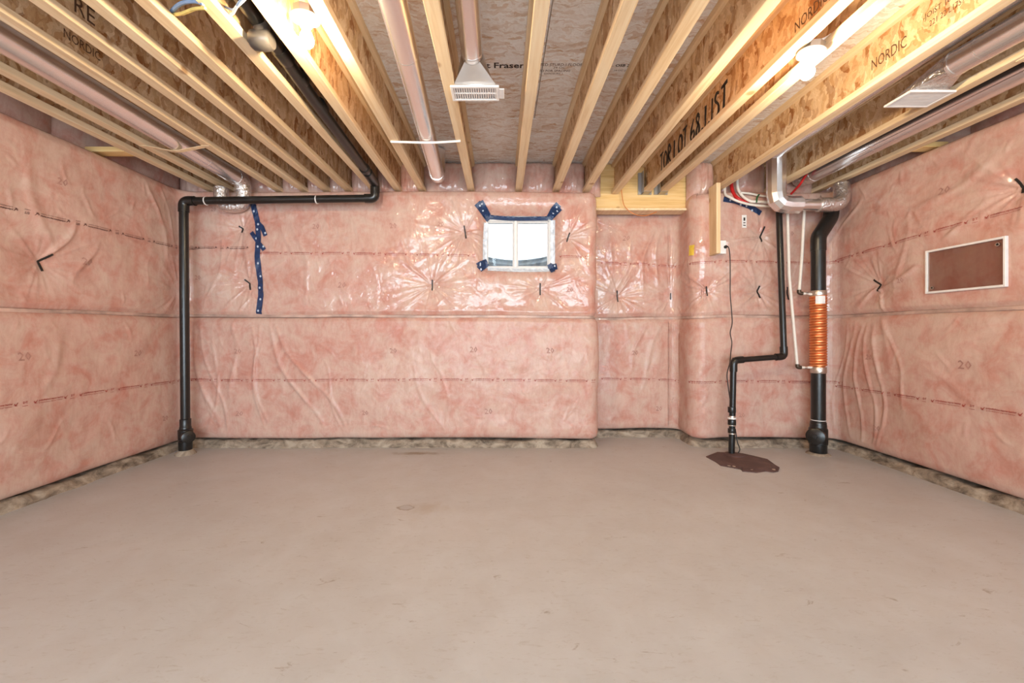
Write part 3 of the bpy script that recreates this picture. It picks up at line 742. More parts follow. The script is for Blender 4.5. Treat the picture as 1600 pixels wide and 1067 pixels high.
# rim insulation pillows between the joists, and along both side walls
def pillow(x0, x1, z0, z1, yb, bul, parent, seed, axis='y'):
    n = 22; m = 14; pos = np.empty((n+1, m+1, 3)); r = np.random.RandomState(seed); ph = r.rand(4)*6
    for i in range(n+1):
        for j in range(m+1):
            s, t = i/n, j/m; e = (min(s, 1-s)*2); f = min(1, t*3.2, (1-t)*5)
            d = bul*(max(0, 1-(1-e)**2.6))**.6*(max(0, 1-(1-f)**2))**.5 + .010*math.sin(s*19+ph[0]+t*4)*e*f + .006*math.sin(s*37+ph[1]-t*7)*e
            if axis == 'y': pos[i, j] = (x0+(x1-x0)*s, yb-d, z0+(z1-z0)*t)
            else: pos[i, j] = (yb+d*axis, x0+(x1-x0)*s, z0+(z1-z0)*t)
    return grid_object('rim_batt', pos, M['pink'], parent)
ks = list(JX)
for a, b in zip(ks, ks[1:]):
    xa, xb = JX[a]+WT/2, JX[b]-WT/2
    if a in (14, 15) or b == 14: continue
    w = wall_back if xb < 1.0 else wall_back_right
    if a == 16: xa = 1.835
    pillow(xa, xb, HJ-.03 if a != 16 else 2.40, HS, 4.06, .085 if a != 16 else .11, w, a)
pillow(JX[13]+WT/2, .985, HJ-.03, HS, 4.06, .085, wall_back, 77)
pillow(XL-.14, JX[1]-WT/2, HJ-.03, HS, 4.06, .06, wall_back, 78)
pillow(JX[19]+WT/2, XR+.15, HJ-.03, HS, 4.06, .06, wall_back_right, 79)
for k in range(6):
    pillow(4.08-1.17*k, 4.08-1.17*(k+1), HJ-.03, HS, XL-.155, .07, wall_left, 90+k, 1)
    pillow(4.08-1.17*k, 4.08-1.17*(k+1), HJ-.03, HS, XR+.155, .07, wall_right, 80+k, -1)

# ------------------------------------------------------------------ header over the recess, hangers
hd = obj('header_beam', MB().bbox((.86, 4.08, 2.325), (1.89, 4.165, HS), .003), M['plank']); tag(hd, 'yellow laminated wooden header beam over the recessed pink wall', 'beam')
obj('bottom_plate', MB().bbox((.86, 4.045, 2.305), (1.89, 4.20, 2.327), .002), M['flange'], hd)
for k, l in ((15, 'steel joist hanger holding the handwritten joist to the header'), (16, 'steel joist hanger on the header, holding the joist beside the handwritten one')):
    x = JX[k]; t = thing('joist_hanger', (x, 4.05, HJ), l, 'joist hanger', 'joist hangers on the header')
    obj('seat', MB().box((x-.036, 3.97, HJ-.004), (x+.036, 4.085, HJ-.0005)), M['steel'], t)
    for s in (-1, 1):
        obj('side_plate', MB().box((x+s*.0325, 4.0, HJ-.004), (x+s*.036, 4.085, HJ+.21)), M['steel'], t)
        obj('face_flange', MB().box((x+s*.036, 4.062, HJ-.004), (x+s*.066, 4.082, HJ+.21)), M['steel'], t)
w = tag(obj('loose_wire', MB().tube(spline([P(970,285,4.04), P(972,305,4.03), P(976,322,4.02), P(990,334,4.01), P(1008,337,4.02), P(1026,331,4.06)]), .004, 8), M['orange_wire'], None, True), 'thin orange wire looping below the wooden header', 'wire')

# ------------------------------------------------------------------ window with its well
wn = bpy.data.objects.new('window_1', None); COL.objects.link(wn); wn.location = (.175, 4.0, WZ0); struct(wn); wn['label'] = 'small white sliding window with snow and corrugated well outside'
def fr(name, a, b, mat=None, par=wn): return obj(name, MB().bbox(a, b, .003), mat or M['white'], par)
y0, y1 = 3.985, 4.075; a0, a1, b0, b1 = WX0-.01, WX1+.01, WZ0-.01, WZ1+.01
fr('window_frame', (a0, y0, b0), (a0+.022, y1, b1)); fr('window_frame', (a1-.045, y0, b0), (a1, y1, b1))
fr('window_frame', (a0+.022, y0, b0), (a1-.045, y1, b0+.022)); fr('window_frame', (a0+.022, y0, b1-.050), (a1-.045, y1, b1))
mxc = P(805, 380, 4.0).x; fr('mullion', (mxc-.013, y0-.002, b0+.02), (mxc+.018, y1, b1-.05))
for xa, xb in ((a0+.022, mxc-.013), (mxc+.018, a1-.045)):
    sa = fr('sash', (xa, y0+.02, b0+.022), (xa+.012, y1-.02, b1-.05)); fr('sash', (xb-.012, y0+.02, b0+.022), (xb, y1-.02, b1-.05))
    fr('sash', (xa+.012, y0+.02, b0+.022), (xb-.012, y1-.02, b0+.034)); fr('sash', (xa+.012, y0+.02, b1-.062), (xb-.012, y1-.02, b1-.05))
    obj('pane', MB().box((xa+.01, y0+.045, b0+.03), (xb-.01, y0+.050, b1-.055)), M['pane'], wn)
fr('reveal', (a0-.02, 4.06, b0-.03), (a1+.02, 4.26, b0), M['conc'])
# well: half-round corrugated steel, snow lying on its rim and on the ground
mb = MB(); R0 = .425; cxw = .175; n = 40; rows = 26; vs = []
for j in range(rows+1):
    z = 1.45 + .505*j/rows; rr = R0 + .012*math.sin(j*PI/2*1.0)
    for i in range(n+1):
        a = PI*i/n; vs.append((cxw + rr*math.cos(a), 4.245 + rr*1.45*math.sin(a), z))
mb.add(vs, [(j*(n+1)+i, j*(n+1)+i+1, (j+1)*(n+1)+i+1, (j+1)*(n+1)+i) for j in range(rows) for i in range(n)])
ww = tag(obj('window_well', mb, M['well'], None, True), 'curved corrugated grey metal well outside the small window', 'window well')
mb = MB(); vs = []; n2 = 40
for j in range(33):
    t = (j/32)**2
    for i in range(n2+1):
        a = PI*i/n2; rr = R0 + .005 + t*2.6; z = 1.955 + .05*math.sin(t*PI) + .02*math.sin(a*7+t*5) + .012*math.sin(a*3) + .16*t
        x_ = cxw + rr*math.cos(a); y_ = 4.255 + (R0*1.45 + .007 + t*2.4)*math.sin(a); vs.append((x_, y_, z))
mb.add(vs, [(j*(n2+1)+i, j*(n2+1)+i+1, (j+1)*(n2+1)+i+1, (j+1)*(n2+1)+i) for j in range(32) for i in range(n2)
            if not any(vs[q][0] > .612 and min(vs[k][1] for k in (j*(n2+1)+i, (j+1)*(n2+1)+i+1, j*(n2+1)+i+1, (j+1)*(n2+1)+i)) < 4.65 for q in (j*(n2+1)+i, (j+1)*(n2+1)+i, j*(n2+1)+i+1, (j+1)*(n2+1)+i+1))])   # no snow where the recess wall stands
sn = obj('snow', mb, M['snow'], None, True); sn['kind'] = 'stuff'; sn['label'] = 'snow lying around the window well outside'; sn['category'] = 'snow'
gb = struct(obj('floor_window_well', MB().box((cxw-.43, 4.24, 1.40), (cxw+.43, 4.88, 1.46)), M['snow'])); gb['label'] = 'snowy bottom of the window well'

# ------------------------------------------------------------------ tape strips pressed on the film
def ribbon(name, pts, w, mat, parent=None, lift=.005, thick=.0015, samples=14, raw=None):
    uz = raw if raw is not None else [uw(*p) for p in pts]; line = []
    for a, b in zip(uz, uz[1:]):
        for t in np.linspace(0, 1, samples, endpoint=False): line.append((a[0]+(b[0]-a[0])*t, a[1]+(b[1]-a[1])*t))
    line.append(uz[-1]); ring = []
    for k, (u, z) in enumerate(line):
        nx = line[min(k+2, len(line)-1)]; pv = line[max(k-2, 0)]; du, dz = nx[0]-pv[0], nx[1]-pv[1]; L = math.hypot(du, dz) or 1
        c = []
        for s in (-1, -.5, 0, .5, 1):
            uu_, zz_ = u + s*w*dz/L, z - s*w*du/L; q, _ = surf(uu_, min(zz_, 2.452), lift)
            if q is None: q, _ = surf(uu_, 1.2468, lift + .012)
            if q is None: break
            c.append(q)
        if len(c) == 5: ring.append((c, nrm_at(u)[0]))
    if len(ring) < 2: return None
    vs = [q for c, n in ring for q in c] + [q + n*thick for c, n in ring for q in c]; m = len(ring); o = 5*m; fs = []
    for k in range(m-1):
        for s in range(4):
            fs.append((5*k+s, 5*k+s+1, 5*k+6+s, 5*k+5+s)); fs.append((o+5*k+s, o+5*k+5+s, o+5*k+6+s, o+5*k+s+1))
        fs.append((5*k, 5*k+5, o+5*k+5, o+5*k)); fs.append((5*k+4, o+5*k+4, o+5*k+9, 5*k+9))
    fs += [(s, o+s, o+s+1, s+1) for s in range(4)] + [(5*m-5+s, 5*m-4+s, o+5*m-4+s, o+5*m-5+s) for s in range(4)]
    return obj(name, MB().add(vs, fs), mat, parent)
def marks(px_list, parent, r=.009):
    for p in px_list:
        u, z = uw(*p); q, _ = surf(u, z, .0105)
        if q is None: continue
        n, t = nrm_at(u); vs = [q + t*(r*math.cos(a)) + Vector((0, 0, r*1.2*math.sin(a))) for a in np.linspace(0, 2*PI, 11)[:-1]]
        vs += [v + n*.0015 for v in vs]; fs = [tuple(range(10, 20))] + [(i, (i+1) % 10, 10+(i+1) % 10, 10+i) for i in range(10)]
        obj('printed_mark', MB().add(vs, fs), M['tape_mark'], parent)
def tape(pl, w, label, mk=(), group='blue tape on the film', lift=.005):
    o = ribbon('tape_strip', pl, w, M['tape'], None, lift)
    if o is None: return
    tag(o, label, 'tape', group); marks(mk, o); return o
tape([(396,318),(402,348),(403,372),(402,400),(405,440),(406,462),(404,490)], .026, 'long vertical strip of blue tape hanging below the horizontal black pipe',
     [(398,330),(404,350),(402,358),(403,385),(403,411),(406,431),(405,449),(407,467),(403,485)])
tape([(404,348),(409,354),(415,368)], .020, 'short slanting blue tape tail beside the top of the long strip', [(416,364)], lift=.008)
tape([(392,362),(404,378),(414,390)], .020, 'short blue tape piece crossing the long vertical strip', [(400,372),(412,385)], lift=.010)
tape([(1130,312),(1150,315),(1170,323),(1190,334)], .024, 'blue tape strip under the red and white tubes beside the stud', [(1141,314),(1158,321),(1166,323),(1175,330)])
tape([(745,318),(754,328),(764,340)], .034, 'folded blue tape at upper window corner nearer the long vertical tape strip', [(750,322),(755,328)])
tape([(873,319),(866,327),(859,338)], .032, 'folded blue tape at upper window corner nearer the wooden header', [(870,323),(865,330)])
tape([(748,421),(754,415),(761,409)], .032, 'folded blue tape at lower window corner nearer the long vertical tape strip', [(750,414),(752,421)])
tape([(872,414),(866,415),(859,412)], .030, 'folded blue tape at lower window corner nearer the wooden header', [(868,413)])
tape([(751,315),(757,325),(763,334)], .022, 'second blue tape layer at upper window corner nearer the long tape strip', [(753,319)], lift=.009)
tape([(876,325),(869,331),(861,337)], .022, 'second blue tape layer at upper window corner nearer the header', [(872,328)], lift=.009)
tape([(745,415),(752,411),(760,406)], .020, 'second blue tape layer at lower window corner nearer the long tape strip', [(750,412)], lift=.009)
tape([(866,423),(863,416),(860,410)], .022, 'second blue tape layer at lower window corner nearer the header', (), lift=.009)
tape([(764,336),(790,337.5),(812,338),(858,337)], .020, 'narrow strip of blue tape along the top of the window', (), lift=.004)
for pl, l in (([(759,345),(758,380),(757,412)], 'milky crumpled film edge on the window side facing the long tape strip'), ([(865,340),(866,378),(866,414)], 'milky crumpled film edge on the window side facing the header'), ([(762,419),(812,421),(860,419)], 'milky crumpled film edge below the window')):
    o = ribbon('film_edge', pl, .020, M['film_edge'], None, .003)
    if o: tag(o, l, 'film', 'film edges round the window')
st = ribbon('paper_sticker', [(1162.5,337),(1162.5,357)], .022, M['white'], None, .004); tag(st, 'small white paper sticker with dark print on film below blue tape', 'sticker')
for pl, w in (([(1162.5,341),(1162.5,346)], .008), ([(1162.5,348.5),(1162.5,350)], .010), ([(1162.5,352.5),(1162.5,354)], .012)): ribbon('printed_mark', pl, w, M['ink'], st, .0065, samples=3)
yt = ribbon('yellow_tag', [(1068,380),(1066,396)], .020, M['yellow_tag'], None, .004)
if yt: tag(yt, 'small yellow tag on the corner of the recess', 'tag')

# ------------------------------------------------------------------ pipes on the window wall
def pipe_thing(loc, label): return thing('drain_pipe', loc, label, 'pipe')
def ringbox(name, p, axis, r, l, mat, par): p = Vector(p); a = Vector(axis).normalized(); return obj(name, MB().lathe(p-a*l/2, a, [(0, r*.97), (.003, r), (l-.003, r), (l, r*.97)], 20), mat, par, True)
dv = 3.70; rA = .037
base = P(290, 705, dv); base.z = 0; top = P(287, 314, dv); rt = P(586, 310, dv); up = P(586, 290, dv)
t = pipe_thing(base, 'black drain pipe rising from floor, running across wall and up between joists')
V = lambda z: Vector((base.x + (top.x-base.x)*z/top.z, dv, z))
obj('standpipe', MB().tube([V(0), V(top.z-.02)], rA, 24), M['abs'], t, True)
obj('elbow', MB().tube(bend([V(top.z-.10), top, top+Vector((.10, 0, 0))], .06), rA+.006, 20), M['abs'], t, True)
obj('cross_pipe', MB().tube([top+Vector((.03, 0, 0)), rt-Vector((.03, 0, 0))], rA-.003, 24), M['abs'], t, True)
q0 = P(581, 279, 3.56); q0.z = 2.46
obj('elbow', MB().tube(bend([rt-Vector((.09, 0, 0)), rt, up+Vector((0, 0, -.02))], .05), rA+.004, 20), M['abs'], t, True)
j0 = Vector((rt.x, dv, 2.44)); j1 = Vector((-1.128, 3.45, 2.45)); j2 = Vector((-1.128, 2.56, 2.495)); j3 = Vector((-1.135, 1.75, 2.565)); j4 = Vector((-1.14, -1.5, 2.62))
obj('riser', MB().tube([rt, j0], rA-.003, 20), M['abs'], t, True)
obj('elbow', MB().tube(bend([j0-Vector((0, 0, .08)), j0, j1], .07), rA+.005, 20), M['abs'], t, True)
obj('overhead_pipe', MB().tube([j0, j1, j2, j3, j4], rA-.002, 20), M['abs'], t, True)
for yy, l in ((2.56, .07), (2.30, .06), (2.12, .09), (3.40, .05)):
    f = min(1, max(0, (yy-1.75)/(3.45-1.75))); ringbox('coupling', (-1.13, yy, 2.565-.115*f), (0, 1, -.07), rA+.006, l, M['abs'], t)
cl = V(.155); obj('cleanout_body', MB().lathe((cl.x, dv, .03), (0, 0, 1), [(0, .050), (.02, .054), (.085, .054), (.09, .049), (.10, .049), (.105, .056), (.19, .058), (.20, .047), (.215, .047), (.22, .044), (.285, .044), (.29, .037)], 24), M['abs'], t, True)
ca = Vector((.75, -.66, .05)).normalized(); cp = obj('cleanout_cap', MB().lathe(Vector((cl.x, dv, .165))+ca*.03, ca, [(0, .048), (.06, .048), (.062, .052), (.085, .052), (.088, .046)], 24), M['abs'], t, True)
obj('cap_nut', MB().lathe(Vector((cl.x, dv, .165))+ca*.117, ca, [(0, .018), (.012, .016)], 8), M['abs'], cp)
obj('mortar_collar', MB().lathe((base.x, dv, -.005), (0, 0, 1), [(0, .085), (.015, .078), (.035, .058), (.05, .048)], 18), M['curb'], t, True)
for px in (322, 495):
    c = P(px, 314 if px < 400 else 312, dv); obj('strap_band', MB().lathe(c-Vector((.004, 0, 0)), (1, 0, 0), [(0, rA+.001), (.008, rA+.001)], 20), M['white'], t, True)
# grey cleanout tee hanging from the overhead pipe
tq = P(410, 62, 1.93); t = thing('pipe_fitting', tq, 'grey capped tee fitting hanging beside the overhead black pipe', 'pipe fitting')
obj('tee_body', MB().lathe((-1.125, tq.y-.005, 2.555), (0, .0, -1), [(0, .034), (.03, .036), (.06, .036)], 18), M['grey_pvc'], t, True)
cc = Vector((-1.125, tq.y, 2.475)); obj('cap', MB().lathe(cc+Vector((-.052, 0, 0)), (1, 0, 0), [(0, .034), (.012, .044), (.05, .046), (.085, .044), (.098, .036)], 24), M['grey_pvc'], t, True)
obj('cap_hub', MB().lathe(cc+Vector((-.066, 0, 0)), (1, 0, 0), [(0, .012), (.02, .016)], 12), M['grey_pvc'], t, True)

# ------------------------------------------------------------------ ducts
def band(name, p, axis, r, par, mat=None): return ringbox(name, p, axis, r, .012, mat or M['galv'], par)
def duct(label, pts, r, crimps, mat='galv'):
    pts = [Vector(p) for p in pts]; t = thing('round_duct', pts[-1], label, 'duct'); o = obj('duct_pipe', MB().tube(pts, r, 32), M[mat], t, True)
    for c in crimps:
        y = pts[0].y + (pts[-1].y - pts[0].y)*c; a, b = [(p, q) for p, q in zip(pts, pts[1:]) if p.y <= y <= q.y][0]
        band('crimp_band', a + (b-a)*((y-a.y)/(b.y-a.y)), b-a, r+.002, t)
    s = Vector((-.80, 0, -.60))*(r+.001)
    obj('lock_seam', MB().tube([p+s for p in pts], .003, 6), M['galv'], t, True); return t
d1a, d1b = Vector((-.45, -2.5, 2.60)), Vector((-.575, 3.70, 2.515))
t = duct('long round galvanised duct between joists, ending with a downturned elbow near wall', [d1a, Vector((-.470, 1.75, 2.545)), d1b], .062, (.745, .87))
obj('elbow', MB().tube(bend([d1b-Vector((0, .06, 0)), d1b+Vector((0, .03, 0)), d1b+Vector((0, .03, .24))], .07), .066, 24), M['galv'], t, True)
# duct with boot and white register
t = thing('ceiling_register', (-.155, 2.33, HJ), 'white slotted register under flared galvanised boot of a short round duct', 'register')
obj('duct_pipe', MB().tube([(-.15, -2.5, 2.64), (-.155, 1.85, 2.62), (-.155, 2.20, 2.585)], .057, 32), M['galv'], t, True)
band('crimp_band', (-.155, 2.17, 2.588), (0, 1, -.1), .060, t)
def boot(t, x0, x1, ya, yb, zb, cx, cy, cz, r, mat='galv'):
    n = 32; ring0 = []; ring1 = []
    for k in range(n):
        a = 2*PI*k/n; ring0.append((cx + r*math.cos(a), cy, cz + r*math.sin(a)))
        c, s = math.cos(a), math.sin(a); m = max(abs(c), abs(s)); xx = (x0+x1)/2 + (x1-x0)/2*c/m; yy = (ya+yb)/2 - (yb-ya)/2*s/m*-1
        ring1.append((xx, yy, zb))
    ring2 = [(x, y, zb-.012) for x, y, z in ring1]
    fs = [(k, (k+1) % n, n+(k+1) % n, n+k) for k in range(n)] + [(n+k, n+(k+1) % n, 2*n+(k+1) % n, 2*n+k) for k in range(n)]
    return obj('boot', MB().add(ring0+ring1+ring2, fs), M[mat], t, True)
def register(t, x0, x1, ya, yb, z, nsl, along='x', rows=2):
    fr_ = MB(); w = .016; fr_.bbox((x0, ya, z-.008), (x1, ya+w, z+.004), .002); fr_.bbox((x0, yb-w, z-.008), (x1, yb, z+.004), .002); fr_.bbox((x0, ya+w, z-.008), (x0+w, yb-w, z+.004), .002); fr_.bbox((x1-w, ya+w, z-.008), (x1, yb-w, z+.004), .002)
    f = obj('register_frame', fr_, M['white'], t); obj('damper', MB().box((x0+w, ya+w, z+.006), (x1-w, yb-w, z+.010)), M['steel'], t)
    for k in range(nsl):
        if along == 'x':
            xc = x0+w+(x1-x0-2*w)*(k+.5)/nsl; obj('slat', MB().box((xc-.0038, ya+w-.001, z-.006), (xc+.0038, yb-w+.001, z+.002)), M['white'], f)
        else:
            yc = ya+w+(yb-ya-2*w)*(k+.5)/nsl; obj('slat', MB().box((x0+w-.001, yc-.0022, z-.006), (x1-w+.001, yc+.0022, z+.002)), M['white'], f)
    return f
RZ = HJ - .012
boot(t, -.262, -.030, 2.27, 2.385, RZ+.016, -.155, 2.19, 2.586, .058)
f = register(t, -.282, -.012, 2.255, 2.395, RZ, 18)
obj('crossbar', MB().box((-.27, 2.318, RZ-.007), (-.02, 2.326, RZ)), M['white'], f)
obj('lever_tab', MB().bbox((-.012, 2.275, RZ-.008), (.018, 2.372, RZ-.002), .003), M['white'], t)
# register by the handwritten joist side
t = thing('ceiling_register', (2.43, 2.38, HJ), 'flat white louvred register fed by galvanised duct near framed-panel wall', 'register')
obj('duct_pipe', MB().tube([(2.46, -2.5, 2.56), (2.46, 1.9, 2.545), (2.45, 2.22, 2.55)], .066, 32), M['galv'], t, True)
band('crimp_band', (2.45, 2.20, 2.55), (0, 1, 0), .069, t); band('crimp_band', (2.455, 2.08, 2.549), (0, 1, 0), .068, t)
boot(t, 2.325, 2.535, 2.315, 2.45, RZ+.016, 2.45, 2.21, 2.552, .066, 'foil')
register(t, 2.30, 2.56, 2.30, 2.465, RZ, 16, 'y')
# duct ending in the foil U by the black standpipe
t = duct('round duct between joists, sagging past the black stamped joist to foil elbows', [Vector((-2.40, -2.5, 2.54)), Vector((-2.395, 3.74, 2.50))], .068, (.93,))
def foil_u(t, xa, xb, y, ztop, zbot, r, mat):
    obj('u_bend', MB().tube(bend([Vector((xa, y, ztop)), Vector((xa, y, zbot)), Vector((xb, y, zbot)), Vector((xb, y, ztop))], .09, 4), r, 24), M[mat], t, True)
obj('elbow', MB().tube(bend([Vector((-2.395, 3.68, 2.50)), Vector((-2.395, 3.80, 2.50)), Vector((-2.395, 3.80, 2.40))], .06, 4), .070, 24), M['foil'], t, True)
foil_u(t, -2.395, -2.605, 3.812, 2.44, 2.275, .062, 'foil')
sp = [(-2.655, HJ-.001), (-2.605, HJ-.001), (-2.425, 2.4345), (-2.365, 2.4345), (-2.19, HJ-.001), (-2.14, HJ-.001)]; n_ = len(sp)
obj('hanger_strap', MB().add([(x, y, z-dz) for y in (3.0, 3.035) for dz in (0, .003) for x, z in sp], [q for i in range(n_-1) for q in ((i, i+1, 2*n_+i+1, 2*n_+i), (n_+i, 3*n_+i, 3*n_+i+1, n_+i+1), (i, n_+i, n_+i+1, i+1), (2*n_+i, 2*n_+i+1, 3*n_+i+1, 3*n_+i))]), M['flange'], t)
# foil U on the other side
t = thing('round_duct', (2.52, 3.78, 2.3), 'silver round duct bending down and along wall above the black stack', 'duct')
yD = 3.62; xe = P(1213, 300, yD).x; xf = P(1318, 300, yD).x; zc = P(1260, 320, yD).z
obj('elbow', MB().tube(bend([Vector((xe, yD, 2.74)), Vector((xe, yD, zc)), Vector((xe+.20, yD, zc))], .13, 3), .076, 12), M['galv'], t)
obj('duct_pipe', MB().tube([(xe+.12, yD, zc), (xf-.10, yD, zc)], .050, 28), M['galv'], t, True)
obj('elbow', MB().tube(bend([Vector((xf-.22, yD, zc)), Vector((xf-.01, yD, zc)), Vector((xf+.03, yD+.06, 2.42))], .10, 4), .062, 20), M['foil'], t, True)
obj('bay_duct', MB().tube([(2.36, -2.0, 2.70), (2.40, 3.60, 2.66)], .05, 20), M['galv'], t, True)
for xx in (xe+.13, xf-.13): band('crimp_band', (xx, yD, zc), (1, 0, 0), .053, t)
t = duct('long straight galvanised duct between the two joists nearest the framed-panel wall', [Vector((2.87, -2.5, 2.535)), Vector((2.84, 3.72, 2.54))], .072, (.90,))
obj('end_wrap', MB().tube([(2.84, 3.70, 2.54), (2.84, 3.80, 2.545), (2.835, 3.90, 2.55)], [.074, .080, .070], 20), M['foil'], t, True)
tag(obj('drain_line', MB().tube([(2.72, -2.0, 2.50), (2.72, 2.2, 2.50), (2.70, 3.72, 2.515)], .018, 12), M['abs'], None, True), 'thin black pipe along the joist beside the long straight duct', 'pipe')
# straps across bays
tag(obj('support_strap', MB().tube([(-.79, 2.93, HJ-.0075), (-.60, 2.93, HJ-.013), (-.534, 2.93, HJ-.0145), (-.46, 2.93, HJ-.013), (-.29, 2.92, HJ-.0075)], .008, 8), M['white'], None, True), 'white support strap crossing beneath the long round duct', 'strap')
tag(obj('support_strap', MB().box((2.60, 2.03, HJ-.005), (3.10, 2.07, HJ-.001)), M['flange']), 'flat pale strap under the long straight duct near framed-panel wall', 'strap')

# ------------------------------------------------------------------ sump pipe, membrane, cord, outlet
sb = P(1143, 711, 3.66); sb.z = 0; s1 = P(1146, 563, 3.67); s2 = P(1225, 557, 3.72); s3 = P(1217, 328, 3.78)
t = thing('drain_pipe', sb, 'slim black sump discharge pipe stepping up from dark membrane patch', 'pipe'); rS = .026
obj('lower_pipe', MB().tube([sb, s1-Vector((0, 0, .02))], rS, 20), M['abs'], t, True)
obj('elbow', MB().tube(bend([s1-Vector((0, 0, .10)), s1, s1+(s2-s1).normalized()*.09], .045), rS+.006, 18), M['abs'], t, True)
obj('cross_pipe', MB().tube([s1, s2], rS-.001, 20), M['abs'], t, True)
obj('elbow', MB().tube(bend([s2-(s2-s1).normalized()*.08, s2, s2+(s3-s2).normalized()*.09], .045), rS+.006, 18), M['abs'], t, True)
s4 = s3 + Vector((.13, .16, .02))
obj('upper_pipe', MB().tube(bend([s2, s3, s4], .03), rS, 20), M['abs'], t, True)
for py, r, l, mt in ((640, .033, .05, 'abs'), (652, .030, .03, 'clamp'), (660, .034, .05, 'abs'), (653, .035, .014, 'white'), (664, .0345, .010, 'clamp'), (673, .033, .04, 'abs'), (677, .0335, .010, 'clamp')):
    c = P(1143.5, py, 3.66); ringbox('coupling', c, (0, 0, 1), r, l, M[mt], t)
obj('floor_flange', MB().lathe((sb.x+.02, sb.y-.01, .004), (0, 0, 1), [(0, .085), (.010, .082), (.014, .06), (.02, .03)], 24), M['membrane'], t, True)
cr = [(1103,714),(1121,707),(1142,708),(1160,709),(1178,713),(1199,718),(1211,727),(1218,731),(1216,737),(1208,738.5),(1196,737),(1182,739),(1160,737),(1158,734),(1142,731),(1126,728),(1118,722)]
mb = MB(); bot = []; tp = []
for px, py in cr:
    d = F*EYE/(py-CY); p = P(px, py, d); bot.append((p.x, p.y, -.001)); tp.append((p.x, p.y, .006))
n = len(cr); cx_ = sum(p[0] for p in tp)/n; cy_ = sum(p[1] for p in tp)/n
inner = [(cx_+(x-cx_)*.8, cy_+(y-cy_)*.8, .012+.004*math.sin(i*2.1)) for i, (x, y, z) in enumerate(tp)]
mb.add(bot+tp+inner, [(i, (i+1) % n, n+(i+1) % n, n+i) for i in range(n)] + [(n+i, n+(i+1) % n, 2*n+(i+1) % n, 2*n+i) for i in range(n)] + [tuple(range(2*n, 3*n))])
mem = tag(obj('membrane_patch', mb, M['membrane']), 'torn dark brown membrane patch on floor around the slim pipe', 'membrane')
for px, py in [(1114,715),(1125,722),(1139,729),(1147,730),(1174,735),(1194,734),(1209,735)]:
    d = F*EYE/(py-CY); p = P(px, py, d); obj('scuff_mark', MB().lathe((p.x, p.y, .005), (0, 0, 1), [(0, .016), (.005, .012)], 8), M['clamp'], mem)
# hanging stud with outlet
so = tag(obj('hanging_stud', MB().bbox((1.975, 3.755, 1.824), (2.013, 3.90, HJ+.002), .003), M['stud']), 'short upright wooden stud hanging beside the outlet box', 'stud')
t = thing('outlet_box', (2.045, 3.83, 1.83), 'white electrical outlet box fixed to the hanging stud', 'outlet')
obj('box', MB().bbox((2.0125, 3.80, 1.832), (2.082, 3.895, 1.946), .004), M['white'], t)
obj('cover_plate', MB().bbox((2.012, 3.794, 1.828), (2.085, 3.80, 1.950), .002), M['porcelain'], t)
obj('receptacle', MB().bbox((2.033, 3.790, 1.850), (2.065, 3.796, 1.925), .002), M['white'], t)
t = thing('power_cord', (2.06, 3.70, 0), 'thin black power cord from outlet down to the membrane patch', 'cord')
pts = [P(1133,386,3.775), P(1138,386,3.75), P(1140.5,400,3.76), P(1141,430,3.78), P(1141,460,3.79), P(1143,485,3.79), P(1144,505,3.80), P(1141,520,3.80), P(1143.5,535,3.80), P(1142,550,3.78), P(1140,568,3.73), P(1136,585,3.71), P(1138,605,3.70), P(1141,628,3.70), P(1144,655,3.70), P(1149,672,3.68), P(1152,690,3.66), P(1156,702,3.66), P(1152,709,3.66)]
pts[-1].z = .014
obj('cord', MB().tube(spline(pts, 6), .0045, 8), M['rubber'], t, True)
obj('plug', MB().lathe(P(1133,386,3.792), (0, -1, 0), [(0, .014), (.02, .014), (.028, .008)], 12), M['rubber'], t, True)

# ------------------------------------------------------------------ drain heat-recovery stack
dS = 3.70; sx = P(1278.5, 690, dS).x; rB = .056
zz = lambda py: EYE-(py-CY)/F*dS
t = thing('drain_stack', (sx, dS, 0), 'thick black drain stack with coiled copper section near the wall corner', 'pipe')
obj('lower_pipe', MB().tube([(sx, dS, .02), (sx, dS, zz(575))], rB, 28), M['abs'], t, True)
obj('upper_pipe', MB().tube([(sx, dS, zz(462)), (sx, dS, zz(372))], rB, 28), M['abs'], t, True)
obj('offset_elbow', MB().tube(bend([Vector((sx, dS, zz(392))), Vector((sx, dS, zz(370))), P(1298, 340, dS+.06), P(1300, 316, dS+.06)], .035, 3), rB+.004, 24), M['abs'], t, True)
core = obj('copper_pipe', MB().tube([(sx, dS, zz(580)), (sx, dS, zz(452))], .050, 28), M['copper'], t, True)
hel = []; turns = 27; z0, z1 = zz(573), zz(462)
for i in range(turns*18+1):
    a = 2*PI*i/18; hel.append((sx + .054*math.cos(a), dS + .054*math.sin(a), z0+(z1-z0)*i/(turns*18)))
obj('copper_coil', MB().tube(hel, .0125, 8), M['copper'], t, True)
for py, l in ((459, .055), (578, .055)): ringbox('clamp', (sx, dS, zz(py)), (0, 0, 1), .062, l, M['clamp'], t)
ringbox('coupling', (sx, dS, zz(664)), (0, 0, 1), .062, .06, M['abs'], t); ringbox('strap_band', (sx, dS, zz(656)), (0, 0, 1), .0595, .006, M['white'], t)
obj('cleanout_body', MB().lathe((sx, dS, .0), (0, 0, 1), [(0, .060), (.012, .066), (.09, .066), (.095, .072), (.23, .072), (.24, .064), (.27, .064)], 28), M['abs'], t, True)
ca = Vector((-.72, -.69, .06)).normalized(); c0 = Vector((sx, dS, .175))
cp = obj('cleanout_cap', MB().lathe(c0+ca*.03, ca, [(0, .064), (.085, .064), (.087, .070), (.115, .070), (.12, .06)], 28), M['abs'], t, True)
